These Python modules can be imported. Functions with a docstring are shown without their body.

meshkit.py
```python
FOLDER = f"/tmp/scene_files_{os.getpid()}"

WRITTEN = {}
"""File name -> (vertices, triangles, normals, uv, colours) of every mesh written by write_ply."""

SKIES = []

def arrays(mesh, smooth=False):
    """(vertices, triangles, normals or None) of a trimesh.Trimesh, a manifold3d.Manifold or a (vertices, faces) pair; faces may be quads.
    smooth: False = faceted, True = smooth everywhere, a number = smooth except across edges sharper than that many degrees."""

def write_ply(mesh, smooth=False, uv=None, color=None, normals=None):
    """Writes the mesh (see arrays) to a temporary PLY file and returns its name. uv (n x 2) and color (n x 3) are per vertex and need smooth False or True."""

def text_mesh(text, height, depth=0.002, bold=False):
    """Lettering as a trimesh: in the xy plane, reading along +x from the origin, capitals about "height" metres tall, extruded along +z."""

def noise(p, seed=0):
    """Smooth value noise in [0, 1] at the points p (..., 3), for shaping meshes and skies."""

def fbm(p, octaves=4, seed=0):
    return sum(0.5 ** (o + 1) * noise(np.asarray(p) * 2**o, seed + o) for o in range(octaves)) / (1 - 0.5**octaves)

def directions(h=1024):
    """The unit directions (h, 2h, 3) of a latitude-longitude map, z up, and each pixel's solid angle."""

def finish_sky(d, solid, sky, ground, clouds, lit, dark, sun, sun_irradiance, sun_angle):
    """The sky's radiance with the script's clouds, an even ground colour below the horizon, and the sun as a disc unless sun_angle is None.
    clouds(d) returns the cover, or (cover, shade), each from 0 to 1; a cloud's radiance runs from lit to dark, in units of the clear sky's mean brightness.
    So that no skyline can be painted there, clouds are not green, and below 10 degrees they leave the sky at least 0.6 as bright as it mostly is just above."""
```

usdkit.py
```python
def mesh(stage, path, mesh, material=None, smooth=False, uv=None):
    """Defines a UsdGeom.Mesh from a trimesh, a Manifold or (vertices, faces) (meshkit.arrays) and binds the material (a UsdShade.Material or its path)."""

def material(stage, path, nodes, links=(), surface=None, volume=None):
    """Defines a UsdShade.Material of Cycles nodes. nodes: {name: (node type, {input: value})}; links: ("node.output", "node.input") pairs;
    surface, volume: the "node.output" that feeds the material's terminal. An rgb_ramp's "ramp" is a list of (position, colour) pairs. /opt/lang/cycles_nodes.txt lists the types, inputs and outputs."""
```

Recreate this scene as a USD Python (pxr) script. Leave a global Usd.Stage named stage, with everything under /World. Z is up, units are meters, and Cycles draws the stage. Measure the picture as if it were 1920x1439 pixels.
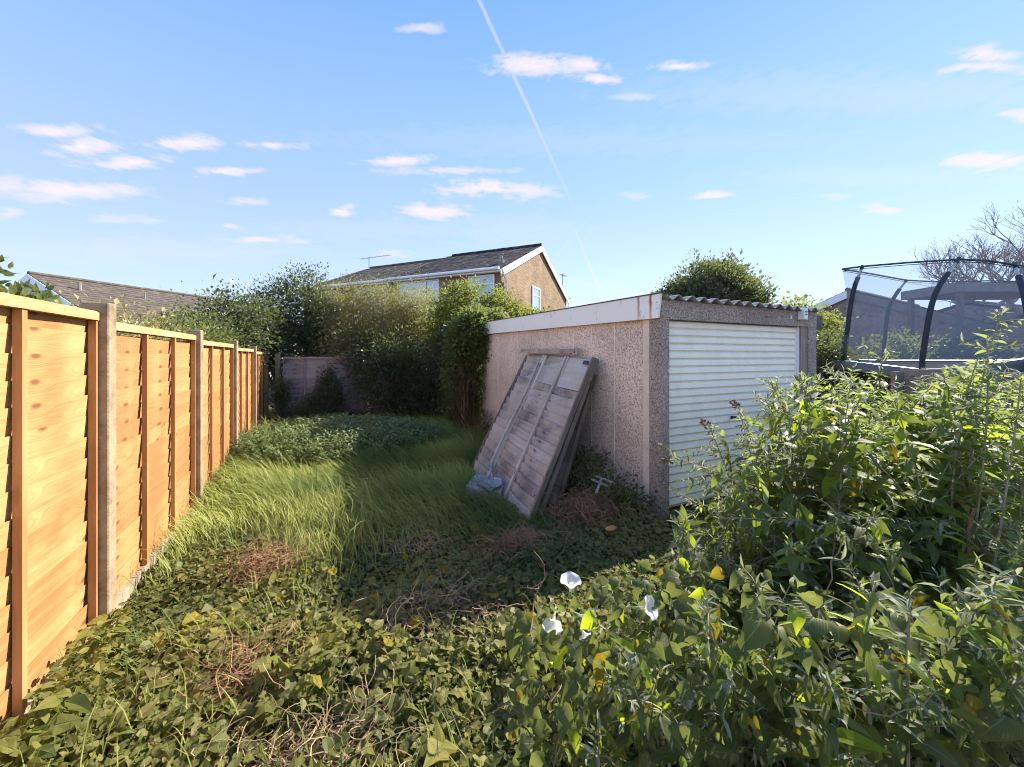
import math, numpy as np, usdkit, meshkit
from pxr import Usd, UsdGeom, UsdLux, UsdShade, Gf, Sdf

stage = Usd.Stage.CreateInMemory()
UsdGeom.Xform.Define(stage, '/World')
rad = math.radians
# ------------------------------------------------------------------ camera, sky, sun, exposure
EYE, YAW, FPX = np.array([0, 0, 1.6]), rad(25.94), 743.0
FW = np.array([math.sin(YAW), math.cos(YAW), 0.0]); RT = np.array([math.cos(YAW), -math.sin(YAW), 0.0]); UP = np.array([0, 0, 1.0])
cam = UsdGeom.Camera.Define(stage, '/World/camera')
cam.CreateHorizontalApertureAttr(36.0); cam.CreateFocalLengthAttr(36.0 * FPX / 1920)
cam.CreateVerticalApertureOffsetAttr(-36.0 * 52.5 / 1920)
cam.CreateClippingRangeAttr(Gf.Vec2f(0.05, 5000)); cam.CreateExposureAttr(1.76)
cam.AddTransformOp().Set(Gf.Matrix4d(*RT, 0, *UP, 0, *(-FW), 0, *EYE, 1))
SUN_AZ, SUN_EL = rad(77), rad(36.5)
SUN = np.array([math.sin(SUN_AZ) * math.cos(SUN_EL), math.cos(SUN_AZ) * math.cos(SUN_EL), math.sin(SUN_EL)])

def sky_material():
    nodes = {'sky': ('sky_texture', {'sky_type': 'single_scattering', 'sun_disc': False, 'sun_elevation': SUN_EL, 'sun_rotation': SUN_AZ, 'aerosol_density': 0.01, 'air_density': 1.0, 'ozone_density': 2.0}),
             'tc': ('texture_coordinate', {}), 'sep': ('separate_xyz', {}), 'az': ('math', {'math_type': 'arctan2'}), 'el': ('math', {'math_type': 'arcsine'}),
             'n1': ('noise_texture', {'scale': 9.0, 'detail': 5.0, 'roughness': 0.6}), 'st': ('vector_math', {'math_type': 'multiply', 'vector2': (1.0, 1.0, 3.2)}),
             'nw': ('vector_math', {'math_type': 'multiply_add', 'vector2': (0.10, 0.040, 0.0), 'vector3': (-0.05, -0.020, 0.0)}),
             'ca': ('math', {'math_type': 'subtract', 'value2': YAW}), 'cb': ('math', {'math_type': 'cosine'}), 'cc': ('math', {'math_type': 'maximum', 'value2': .35}), 'ct': ('math', {'math_type': 'tangent'}), 'cd': ('math', {'math_type': 'divide'}), 'co': ('combine_xyz', {}), 'cw': ('vector_math', {'math_type': 'add'}),
             'n2': ('noise_texture', {'scale': 26.0, 'detail': 4.0, 'roughness': 0.6})}
    links = [('tc.generated', 'sep.vector'), ('sep.x', 'az.value1'), ('sep.y', 'az.value2'), ('sep.z', 'el.value1'), ('tc.generated', 'st.vector1'), ('st.vector', 'n1.vector'), ('st.vector', 'n2.vector'),
             ('az.value', 'co.x'), ('az.value', 'ca.value1'), ('ca.value', 'cb.value1'), ('cb.value', 'cc.value1'), ('el.value', 'ct.value1'), ('ct.value', 'cd.value1'), ('cc.value', 'cd.value2'), ('cd.value', 'co.y'), ('n1.color', 'nw.vector1'), ('co.vector', 'cw.vector1'), ('nw.vector', 'cw.vector2')]
    # clouds: centre azimuth, elevation, half width, half height (degrees), density
    C = []
    def pc(px, py, w, h, s):
        u, v = (px - 960) / FPX, (667 - py) / FPX
        az = YAW + math.atan(u); k = 1 / (1 + u * u)
        C.append((az, v, 1.1 * w / FPX * k, 1.3 * h / FPX, s))
    for c in [(1005, 122, 90, 17, 1), (1090, 124, 40, 12, .8), (1280, 124, 48, 9, .8), (1122, 149, 42, 8, .7), (1195, 183, 50, 7, .4), (800, 54, 42, 7, .5),
              (1850, 103, 60, 17, .9), (1835, 130, 90, 9, .6), (1850, 302, 85, 15, .9), (1912, 216, 22, 12, .6), (105, 245, 75, 10, .8), (155, 274, 60, 14, .9), (345, 269, 68, 13, .8), (505, 275, 55, 7, .6),
              (235, 305, 75, 11, .9), (442, 323, 50, 7, .85), (20, 350, 60, 18, .5), (140, 358, 115, 16, .7), (745, 303, 55, 8, .85), (850, 322, 105, 7, .5), (910, 354, 90, 13, .9),
              (985, 360, 60, 14, .6), (810, 396, 70, 12, .95), (640, 396, 22, 8, .8), (1332, 367, 42, 6, .8), (1650, 391, 36, 6, .6), (470, 378, 40, 7, .45), (480, 451, 60, 6, .6), (435, 422, 22, 5, .5),
              (215, 412, 55, 7, .35), (1190, 368, 26, 6, .35), (740, 477, 45, 6, .35), (960, 430, 130, 26, .13), (1555, 367, 30, 5, .3), (560, 455, 50, 5, .35), (270, 415, 40, 5, .3), (5, 400, 26, 10, .4), (1560, 175, 520, 36, .13), (1050, 265, 430, 26, .10), (330, 470, 330, 22, .14), (1620, 330, 330, 16, .12), (700, 430, 260, 18, .10)]:
        pc(*c)
    r = np.random.default_rng(7)
    for k in range(22):   # the same scattered fair-weather clouds all round
        C.append((YAW + rad(70) + r.random() * rad(220), math.tan(rad(8 + 30 * r.random())), rad(2 + 4 * r.random()), rad(.5 + .7 * r.random()), .4 + .5 * r.random()))
    nodes['rag'] = ('math', {'math_type': 'multiply_add', 'value2': 2.6, 'value3': -1.3}); links.append(('n2.fac', 'rag.value1'))
    prev = None
    for i, (a, e, w, h, s) in enumerate(C):
        a = (a + math.pi) % (2 * math.pi) - math.pi
        nodes[f'a{i}'] = ('vector_math', {'math_type': 'multiply_add', 'vector2': (1 / w, 1 / h, 0), 'vector3': (-a / w, -e / h, 0)})
        nodes[f'l{i}'] = ('vector_math', {'math_type': 'length'})
        nodes[f'm{i}'] = ('map_range', {'range_type': 'smoothstep', 'from_min': 1.3, 'from_max': 0.1, 'to_min': 0.0, 'to_max': min(1, s * 1.35), 'clamp': True})
        nodes[f'q{i}'] = ('math', {'math_type': 'add'}); links += [('cw.vector', f'a{i}.vector1'), (f'a{i}.vector', f'l{i}.vector1'), (f'l{i}.value', f'q{i}.value1'), ('rag.value', f'q{i}.value2'), (f'q{i}.value', f'm{i}.value')]
        if prev:
            nodes[f'x{i}'] = ('math', {'math_type': 'maximum'}); links += [(prev, f'x{i}.value1'), (f'm{i}.result', f'x{i}.value2')]; prev = f'x{i}.value'
        else:
            prev = f'm{i}.result'
    nodes['cn'] = ('map_range', {'from_min': .3, 'from_max': .6, 'to_min': .6, 'to_max': 1.0, 'clamp': True}); links.append(('n2.fac', 'cn.value'))
    nodes['cm'] = ('math', {'math_type': 'multiply'}); links += [(prev, 'cm.value1'), ('cn.result', 'cm.value2')]
    # thin vapour trails: great circles across the sky
    def trail(k, p, q, wpx, dens, lo, hi):
        d = [FW + RT * (x - 960) / FPX + UP * (667 - y) / FPX for x, y in (p, q)]
        n = np.cross(*d); n /= np.linalg.norm(n)
        nodes[f't{k}'] = ('vector_math', {'math_type': 'dot_product', 'vector2': tuple(n)}); nodes[f'tb{k}'] = ('math', {'math_type': 'absolute'})
        nodes[f'tn{k}'] = ('math', {'math_type': 'multiply_add', 'value2': 0.004, 'value3': -0.002})
        nodes[f'ts{k}'] = ('math', {'math_type': 'add'})
        nodes[f'tm{k}'] = ('map_range', {'range_type': 'smoothstep', 'from_min': wpx / FPX, 'from_max': wpx / FPX * .35, 'to_min': 0, 'to_max': dens, 'clamp': True})
        nodes[f'te{k}'] = ('map_range', {'range_type': 'smoothstep', 'from_min': rad(lo), 'from_max': rad(hi), 'to_min': 0.0, 'to_max': 1, 'clamp': True})
        nodes[f'tz{k}'] = ('math', {'math_type': 'multiply'})
        links.extend([('tc.generated', f't{k}.vector1'), ('n2.fac', f'tn{k}.value1'), (f't{k}.value', f'ts{k}.value1'), (f'tn{k}.value', f'ts{k}.value2'), (f'ts{k}.value', f'tb{k}.value1'), (f'tb{k}.value', f'tm{k}.value'), ('el.value', f'te{k}.value'), (f'tm{k}.result', f'tz{k}.value1'), (f'te{k}.result', f'tz{k}.value2')])
        return f'tz{k}.value'
    total = 'cm.value'
    for k, t in enumerate([((898, 0), (1018, 262), 3.6, .34, 17, 33), ((1052, 370), (1125, 545), 3.0, .28, 22, 12), ((1115, 397), (1035, 490), 2.6, .12, 24, 15), ((1040, 521), (1240, 560), 4, .25, 14, 6)]):
        o = trail(k, *t)
        nodes[f'ta{k}'] = ('math', {'math_type': 'maximum'}); links += [(total, f'ta{k}.value1'), (o, f'ta{k}.value2')]; total = f'ta{k}.value'
    # pale horizon veil
    lin = lambda c: tuple((v / 255 / 12.92 if v < 11 else ((v / 255 + .055) / 1.055) ** 2.4) / .298 for v in c)
    nodes['vv'] = ('map_range', {'from_min': 0.0, 'from_max': math.pi / 2, 'to_min': 0.0, 'to_max': 1.0, 'clamp': True}); links.append(('el.value', 'vv.value'))
    nodes['vr'] = ('rgb_ramp', {'ramp': [(0, lin((198, 213, 250))), (.13, lin((190, 208, 252))), (.22, lin((174, 201, 254))), (.32, lin((156, 194, 255))), (.47, lin((122, 173, 252))), (1.0, lin((118, 164, 246)))]}); links.append(('vv.result', 'vr.fac'))
    nodes['veil'] = ('mix_color', {'fac': .78, 'use_clamp': False}); links += [('sky.color', 'veil.a'), ('vr.color', 'veil.b')]
    nodes['cover'] = ('mix_color', {'b': (3.2, 2.8, 3.15), 'use_clamp': False}); links += [(total, 'cover.fac'), ('veil.result', 'cover.a')]
    nodes['bg'] = ('background_shader', {'strength': 0.10}); links.append(('cover.result', 'bg.color'))
    return usdkit.material(stage, '/World/Looks/sky_air', nodes, links, surface='bg.background')

dome = UsdLux.DomeLight.Define(stage, '/World/sky')
UsdShade.MaterialBindingAPI.Apply(dome.GetPrim()).Bind(sky_material())
dome.GetPrim().SetCustomDataByKey('kind', 'structure'); dome.GetPrim().SetCustomDataByKey('label', 'blue sky with small scattered pink-white clouds and a vapour trail')
sun = UsdLux.DistantLight.Define(stage, '/World/sun')
sun.CreateNormalizeAttr(True); sun.CreateIntensityAttr(0.94); sun.CreateAngleAttr(0.5); sun.CreateColorAttr(Gf.Vec3f(1.0, 0.92, 0.80))
sx = np.cross([0, 0, 1], SUN); sx /= np.linalg.norm(sx); sy = np.cross(SUN, sx)
sun.AddTransformOp().Set(Gf.Matrix4d(*sx, 0, *sy, 0, *SUN, 0, 0, 0, 0, 1))

# ------------------------------------------------------------------ helpers
used = {}
def numbered(parent, name):
    k = used.get((parent, name), -1) + 1; used[(parent, name)] = k
    return f'{parent}/{name}' if k == 0 else f'{parent}/{name}_{k:03d}'

def tag(prim, label=None, cat=None, group=None, kind=None):
    for k, v in (('label', label), ('category', cat), ('group', group), ('kind', kind)):
        if v: prim.SetCustomDataByKey(k, v)
    return prim

def thing(name, label, cat, loc=(0, 0, 0), group=None, kind=None, matrix=None):
    x = UsdGeom.Xform.Define(stage, numbered('/World', name))
    if matrix is not None: x.AddTransformOp().Set(Gf.Matrix4d(*[float(a) for a in np.asarray(matrix).ravel()]))
    elif any(loc): x.AddTranslateOp().Set(Gf.Vec3d(*map(float, loc)))
    return tag(x.GetPrim(), label, cat, group, kind)

class MB:
    """Collects faces with uv; build() makes them one mesh."""
    def __init__(s): s.v, s.f, s.u, s.n = [], [], [], 0
    def add(s, v, f, uv=None):
        v = np.asarray(v, float); f = np.asarray(f, int)
        if f.shape[1] == 4: f = np.vstack([f[:, [0, 1, 2]], f[:, [0, 2, 3]]])
        s.v.append(v); s.f.append(f + s.n); s.u.append(np.zeros((len(v), 2)) if uv is None else np.asarray(uv, float)); s.n += len(v)
        return s
    def build(s, name, mat, parent=None, smooth=False, label=None, cat=None, group=None, kind=None):
        p = numbered('/World' if parent is None else str(parent.GetPath()), name)
        v, f, u = np.vstack(s.v), np.vstack(s.f), np.vstack(s.u)
        m = usdkit.mesh(stage, p, (v, f), mat, smooth=smooth, uv=u if smooth in (False, True) else None)
        return tag(m.GetPrim(), label, cat, group, kind)
    def box(s, lo, hi, frame=None, r=None):
        """Box between two corners (own axes or frame = (origin, x, y, z)); uv runs along the longest side with an own offset per box."""
        lo, hi = np.asarray(lo, float), np.asarray(hi, float)
        q = [(0, 3, 2, 1), (4, 5, 6, 7), (0, 1, 5, 4), (1, 2, 6, 5), (2, 3, 7, 6), (3, 0, 4, 7)]
        c = np.array([(lo[0], lo[1], lo[2]), (hi[0], lo[1], lo[2]), (hi[0], hi[1], lo[2]), (lo[0], hi[1], lo[2]), (lo[0], lo[1], hi[2]), (hi[0], lo[1], hi[2]), (hi[0], hi[1], hi[2]), (lo[0], hi[1], hi[2])])
        k = int(np.argmax(hi - lo)); o = [i for i in range(3) if i != k]
        off = OFF.random(2) * 50 + OFF.integers(0, 400) * 100
        u = np.stack([c[:, k] + off[0], c[:, o[0]] + c[:, o[1]] + off[1]], 1)
        if frame is not None: c = frame[0] + c @ np.array(frame[1:])
        v = np.vstack([c[list(a)] for a in q]); uv = np.vstack([u[list(a)] for a in q])
        return s.add(v, np.arange(24).reshape(6, 4), uv)
    def bar(s, a, b, w, h, up=(0, 0, 1), roll=0):
        """Rectangular bar between two points."""
        a, b = np.asarray(a, float), np.asarray(b, float); d = b - a; L = np.linalg.norm(d); d /= L
        x = np.cross(d, up); x /= np.linalg.norm(x); y = np.cross(x, d)
        return s.box((0, -w / 2, -h / 2), (L, w / 2, h / 2), (a, d, x, y))
    def tube(s, pts, r, n=6, cap=True):
        p = np.asarray(pts, float); r = np.broadcast_to(r, (len(p),)); t = np.gradient(p, axis=0); t /= np.linalg.norm(t, axis=1, keepdims=True) + 1e-12
        ref = np.array([0, 0, 1.0]) if abs(t[0][2]) < .9 else np.array([1.0, 0, 0])
        a = np.cross(t, ref); a /= np.linalg.norm(a, axis=1, keepdims=True) + 1e-12; b = np.cross(t, a)
        an = np.arange(n) * 2 * math.pi / n
        v = p[:, None] + r[:, None, None] * (np.cos(an)[None, :, None] * a[:, None] + np.sin(an)[None, :, None] * b[:, None])
        i, j = np.meshgrid(np.arange(len(p) - 1), np.arange(n), indexing='ij')
        f = np.stack([i * n + j, i * n + (j + 1) % n, (i + 1) * n + (j + 1) % n, (i + 1) * n + j], -1).reshape(-1, 4)
        L = np.concatenate([[0], np.cumsum(np.linalg.norm(np.diff(p, axis=0), axis=1))])
        uv = np.stack(np.broadcast_arrays(L[:, None], (an / 7)[None, :]), -1).reshape(-1, 2) + OFF.integers(0, 400) * 100
        s.add(v.reshape(-1, 3), f, uv)
        if cap and n >= 3:
            for e in (0, len(p) - 1):
                s.add(v[e], [(0, k, k + 1) if e else (0, k + 1, k) for k in range(1, n - 1)])
        return s
    def grid(s, P, uv=None, closed=False):
        """Quads over an array of points (n, m, 3)."""
        n, m = P.shape[:2]; i, j = np.meshgrid(np.arange(n - 1), np.arange(m - 1), indexing='ij')
        f = np.stack([i * m + j, (i + 1) * m + j, (i + 1) * m + j + 1, i * m + j + 1], -1).reshape(-1, 4)
        return s.add(P.reshape(-1, 3), f, None if uv is None else uv.reshape(-1, 2))
OFF = np.random.default_rng(5)
def pt(px, py, d): return EYE + d * (FW + RT * (px - 960) / FPX + UP * (667 - py) / FPX)
def norm(a): return a / (np.linalg.norm(a, axis=-1, keepdims=True) + 1e-12)
def ground_z(x, y):
    x, y = np.asarray(x, float), np.asarray(y, float)
    p = np.stack([x, y, 0 * x], -1)
    near = 0.03 + 0.022 * np.clip(y - 4.5, 0, 8) + 0.10 * (meshkit.fbm(p * 1.3 + 31, 3, 3) - .5)
    up = np.clip((x - 5.9) / .4, 0, 1) * .55
    return near + up

# ------------------------------------------------------------------ materials
def M(name, nodes, links, surface='p.BSDF', **k): return usdkit.material(stage, '/World/Looks/' + name, nodes, links, surface=surface, **k)
def plain(name, col, rough=.6, metal=0, var=.15, scale=6, bump=.15, spec=.4, stretch=(1, 1, 1)):
    c = np.array(col)
    return M(name, {'g': ('geometry', {}), 'mp': ('mapping', {'scale': stretch}), 'n': ('noise_texture', {'scale': scale, 'detail': 6, 'roughness': .65}), 'n2': ('noise_texture', {'scale': scale * 9, 'detail': 3}),
        'r': ('rgb_ramp', {'ramp': [(.3, tuple(c * (1 - var * 1.6))), (.5, tuple(c)), (.7, tuple(np.minimum(c * (1 + var), .95)))]}), 'b': ('bump', {'strength': bump, 'distance': .01}),
        'p': ('principled_bsdf', {'roughness': rough, 'metallic': metal, 'specular_ior_level': spec})},
        [('g.position', 'mp.vector'), ('mp.vector', 'n.vector'), ('mp.vector', 'n2.vector'), ('n.fac', 'r.fac'), ('r.color', 'p.base_color'), ('n2.fac', 'b.height'), ('b.normal', 'p.normal')])
def wood(name, dark, mid, light, knot, rough=.75, knots=1.0, weather=None, vary=.35):
    """Sawn timber: grain runs along u (metres), every board has its own tone from the hundreds of its u."""
    nodes = {'uv': ('uvmap', {'attribute': 'st'}), 'sp': ('separate_xyz', {}), 'id': ('math', {'math_type': 'divide', 'value2': 100.0}), 'fl': ('math', {'math_type': 'floor'}), 'wn': ('white_noise_texture', {'dimensions': '1D'}),
        'um': ('math', {'math_type': 'floored_modulo', 'value2': 100.0}), 'uw': ('combine_xyz', {}), 'mk': ('mapping', {'scale': (2.1, 6.0, 1)}), 'ks': ('separate_xyz', {}), 'kk': ('math', {'math_type': 'greater_than', 'value2': .30}), 'kq': ('math', {'math_type': 'multiply'}), 'kb': ('math', {'math_type': 'multiply_add', 'value2': 1.6}), 'vk': ('voronoi_texture', {'dimensions': '2D', 'scale': 1.0, 'randomness': .9}), 'kd': ('map_range', {'from_min': .0, 'from_max': .42, 'to_min': 1.0, 'to_max': 0.0, 'clamp': True, 'range_type': 'smoothstep'}),
        'kc': ('map_range', {'from_min': .03, 'from_max': .12, 'to_min': knots * .85, 'to_max': 0.0, 'clamp': True, 'range_type': 'smoothstep'}),
        'mg': ('mapping', {'scale': (1.4, 42.0, 1)}), 'ds': ('vector_math', {'math_type': 'multiply_add', 'vector2': (0, 3.4, 0)}), 'kv': ('combine_xyz', {}),
        'g1': ('noise_texture', {'scale': 1.0, 'detail': 5, 'roughness': .6, 'distortion': .6}), 'mf': ('mapping', {'scale': (9, 260, 1)}), 'g2': ('noise_texture', {'scale': 1, 'detail': 3}),
        'bl': ('noise_texture', {'scale': 2.2, 'detail': 3}), 's1': ('math', {'math_type': 'multiply_add', 'value2': .30, 'value3': 0.0}), 's2': ('math', {'math_type': 'multiply_add', 'value2': vary, 'value3': 0.0}), 's3': ('math', {'math_type': 'multiply_add', 'value2': .55, 'value3': 0.0}), 's4': ('math', {'math_type': 'subtract', 'value2': .45}),
        'r': ('rgb_ramp', {'ramp': [(.15, dark), (.45, mid), (.8, light)]}), 'mx': ('mix_color', {'b': knot}), 'b': ('bump', {'strength': .5, 'distance': .007}), 'p': ('principled_bsdf', {'roughness': rough, 'specular_ior_level': .25})}
    links = [('uv.UV', 'sp.vector'), ('sp.x', 'um.value1'), ('um.value', 'uw.x'), ('sp.y', 'uw.y'), ('sp.x', 'id.value1'), ('id.value', 'fl.value1'), ('fl.value', 'wn.w'), ('uw.vector', 'mk.vector'), ('mk.vector', 'vk.vector'), ('vk.distance', 'kd.value'), ('vk.distance', 'kc.value'),
        ('uw.vector', 'mg.vector'), ('kd.result', 'kv.y'), ('kv.vector', 'ds.vector1'), ('mg.vector', 'ds.vector3'), ('ds.vector', 'g1.vector'), ('uw.vector', 'mf.vector'), ('mf.vector', 'g2.vector'), ('uw.vector', 'bl.vector'), ('vk.color', 'ks.vector'), ('ks.x', 'kk.value1'), ('kk.value', 'kq.value1'), ('kc.result', 'kq.value2'), ('kd.result', 'kb.value1'), ('g1.fac', 'kb.value3'),
        ('g1.fac', 's3.value1'), ('g2.fac', 's1.value1'), ('s1.value', 's3.value3'), ('wn.value', 's2.value1'), ('s3.value', 's2.value3'), ('s2.value', 's4.value1'), ('s4.value', 'r_in.value1'), ('bl.fac', 'r_b.value1'), ('r_b.value', 'r_in.value2'), ('r_in.value', 'r.fac'),
        ('r.color', 'mx.a'), ('kq.value', 'mx.fac'), ('kb.value', 'b.height'), ('b.normal', 'p.normal')]
    nodes['r_in'] = ('math', {'math_type': 'add'}); nodes['r_b'] = ('math', {'math_type': 'multiply_add', 'value2': .9, 'value3': -.25})
    last = 'mx.result'
    if weather:   # grey algae and damp staining in patches
        nodes['wz'] = ('noise_texture', {'scale': 2.6, 'detail': 5, 'roughness': .65}); nodes['wr'] = ('map_range', {'from_min': .42, 'from_max': .62, 'to_min': 0, 'to_max': .8, 'clamp': True}); nodes['wm'] = ('mix_color', {'b': weather}); nodes['gm'] = ('geometry', {})
        links += [('gm.position', 'wz.vector'), ('wz.fac', 'wr.value'), ('wr.result', 'wm.fac'), (last, 'wm.a')]; last = 'wm.result'
    links.append((last, 'p.base_color'))
    return M(name, nodes, links)
def leaf(name, cols, under=None, trans=(.36, .42, .10), tw=.35, rough=.52, vein=None, spec=.22, patch=None, pscale=1.4, edge=None):
    """Leaves: each leaf its own tone, patches of other tones, a paler underside, light passing through, veins where near."""
    n = len(cols)
    nodes = {'g': ('geometry', {}), 'r': ('rgb_ramp', {'ramp': [((i + .0) / max(n - 1, 1), c) for i, c in enumerate(cols)]}), 'pn': ('noise_texture', {'scale': pscale, 'detail': 2}),
             'pr': ('map_range', {'from_min': .42, 'from_max': .62, 'to_min': 0, 'to_max': .75, 'clamp': True}), 'pm': ('mix_color', {'b': patch or cols[0]}),
             'p': ('principled_bsdf', {'roughness': rough, 'specular_ior_level': spec}), 't': ('translucent_bsdf', {}), 'tm': ('mix_color', {'blend_type': 'multiply', 'fac': 1.0, 'b': (1, 1, 1)}), 'mx': ('mix_closure', {'fac': tw})}
    links = [('g.random_per_island', 'r.fac'), ('g.position', 'pn.vector'), ('pn.fac', 'pr.value'), ('pr.result', 'pm.fac'), ('r.color', 'pm.a')]
    last = 'pm.result'
    if vein:
        nodes.update({'uv': ('uvmap', {'attribute': 'st'}), 'sp': ('separate_xyz', {}), 'ab': ('math', {'math_type': 'absolute'}), 'sl': ('math', {'math_type': 'multiply_add', 'value2': -1.6}), 'wv': ('math', {'math_type': 'multiply', 'value2': 9.0}), 'fr': ('math', {'math_type': 'pingpong', 'value2': .5}),
            'v1': ('map_range', {'from_min': .05, 'from_max': .015, 'to_min': 0, 'to_max': 1, 'clamp': True}), 'v2': ('map_range', {'from_min': .16, 'from_max': .02, 'to_min': 0, 'to_max': .7, 'clamp': True}), 'vm': ('math', {'math_type': 'maximum'}), 'vx': ('mix_color', {'b': vein}), 'bu': ('bump', {'strength': .5, 'distance': .004, 'invert': True})})
        links += [('uv.UV', 'sp.vector'), ('sp.x', 'ab.value1'), ('ab.value', 'v1.value'), ('ab.value', 'sl.value1'), ('sp.y', 'sl.value3'), ('sl.value', 'wv.value1'), ('wv.value', 'fr.value1'), ('fr.value', 'v2.value'), ('v1.result', 'vm.value1'), ('v2.result', 'vm.value2'), ('vm.value', 'vx.fac'), (last, 'vx.a'), ('vm.value', 'bu.height'), ('bu.normal', 'p.normal')]
        last = 'vx.result'
    if under:
        nodes['um'] = ('mix_color', {'b': under}); links += [('g.backfacing', 'um.fac'), (last, 'um.a')]; last = 'um.result'
    nodes['tc'] = ('mix_color', {'fac': .75, 'b': trans})
    links += [(last, 'p.base_color'), (last, 'tc.a'), ('tc.result', 't.color'), ('p.BSDF', 'mx.closure1'), ('t.BSDF', 'mx.closure2')]
    nodes.pop('tm')
    return M(name, nodes, links, surface='mx.closure')

m_fence = wood('golden_softwood', (.34, .165, .060), (.47, .27, .108), (.55, .36, .175), (.16, .065, .022), vary=.22)
m_rail = wood('pale_softwood_rail', (.46, .28, .13), (.58, .38, .20), (.66, .47, .28), (.36, .18, .08), knots=.6, vary=.2)
m_batten = wood('brown_softwood_batten', (.36, .17, .06), (.48, .255, .10), (.58, .34, .16), (.25, .10, .03), knots=.5, vary=.2)
m_oldwood = wood('weathered_grey_timber', (.17, .13, .11), (.42, .335, .28), (.64, .54, .46), (.07, .05, .04), weather=(.48, .37, .25), vary=.35)
m_oldbatten = wood('weathered_batten_timber', (.40, .31, .24), (.56, .45, .36), (.68, .57, .47), (.14, .1, .08), vary=.3)
m_oldbatten2 = wood('worn_brown_edge_timber', (.13, .095, .065), (.25, .19, .135), (.36, .28, .20), (.1, .06, .03), vary=.3)
m_backfence = wood('mauve_brown_timber', (.22, .155, .14), (.40, .30, .27), (.50, .39, .35), (.08, .05, .04), vary=.25)
m_sleeper = wood('grey_board_timber', (.13, .115, .10), (.25, .22, .19), (.36, .32, .27), (.07, .05, .04), vary=.35)
m_conc = plain('grey_cast_concrete', (.30, .225, .14), .9, var=.28, scale=9, bump=.35, spec=.2)
m_conc_pale = plain('pale_cast_concrete', (.31, .255, .18), .9, var=.22, scale=7, bump=.3, spec=.2)
m_block = plain('rough_grey_block', (.36, .35, .34), .95, var=.3, scale=14, bump=.6, spec=.2)
m_soil = plain('dark_soil', (.045, .034, .024), .95, var=.5, scale=7, bump=.8, spec=.15)
m_white = plain('white_paint', (.78, .77, .74), .45, var=.05, scale=3, bump=.03)
m_whitef = plain('white_upvc', (.80, .80, .80), .35, var=.03, scale=2, bump=.0)
m_door = plain('white_door_paint', (.92, .80, .63), .5, var=.05, scale=5, bump=.04, stretch=(1.6, 1, .5))
m_timberframe = plain('brown_painted_timber', (.27, .19, .14), .7, var=.25, scale=5, bump=.2, stretch=(6, 6, .6))
m_metal = plain('dark_green_grey_metal', (.05, .065, .07), .4, metal=.2, var=.2, scale=5, bump=.02)
m_steel = plain('galvanised_steel', (.42, .42, .40), .4, metal=.6, var=.15, scale=8, bump=.05)
m_foam = plain('black_foam_sleeve', (.022, .022, .03), .7, var=.2, scale=8, bump=.1)
m_pad = plain('grey_green_rim_pad', (.09, .11, .125), .35, var=.2, scale=3, bump=.05)
m_tin = plain('asbestos_cement_sheet', (.30, .29, .27), .95, var=.35, scale=5, bump=.4, spec=.15)
m_dark = plain('dark_stained_board', (.10, .075, .065), .7, var=.3, scale=6)
m_shovel = plain('worn_grey_steel', (.30, .31, .32), .5, metal=.5, var=.2, scale=20, bump=.1)
m_shaft = plain('worn_ash_shaft', (.46, .38, .30), .7, var=.2, scale=14, bump=.1)
m_terra = plain('orange_terracotta', (.52, .22, .07), .8, var=.25, scale=18, bump=.4)
m_stick = plain('bleached_slat', (.25, .21, .17), .8, var=.3, scale=12, bump=.2)
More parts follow.
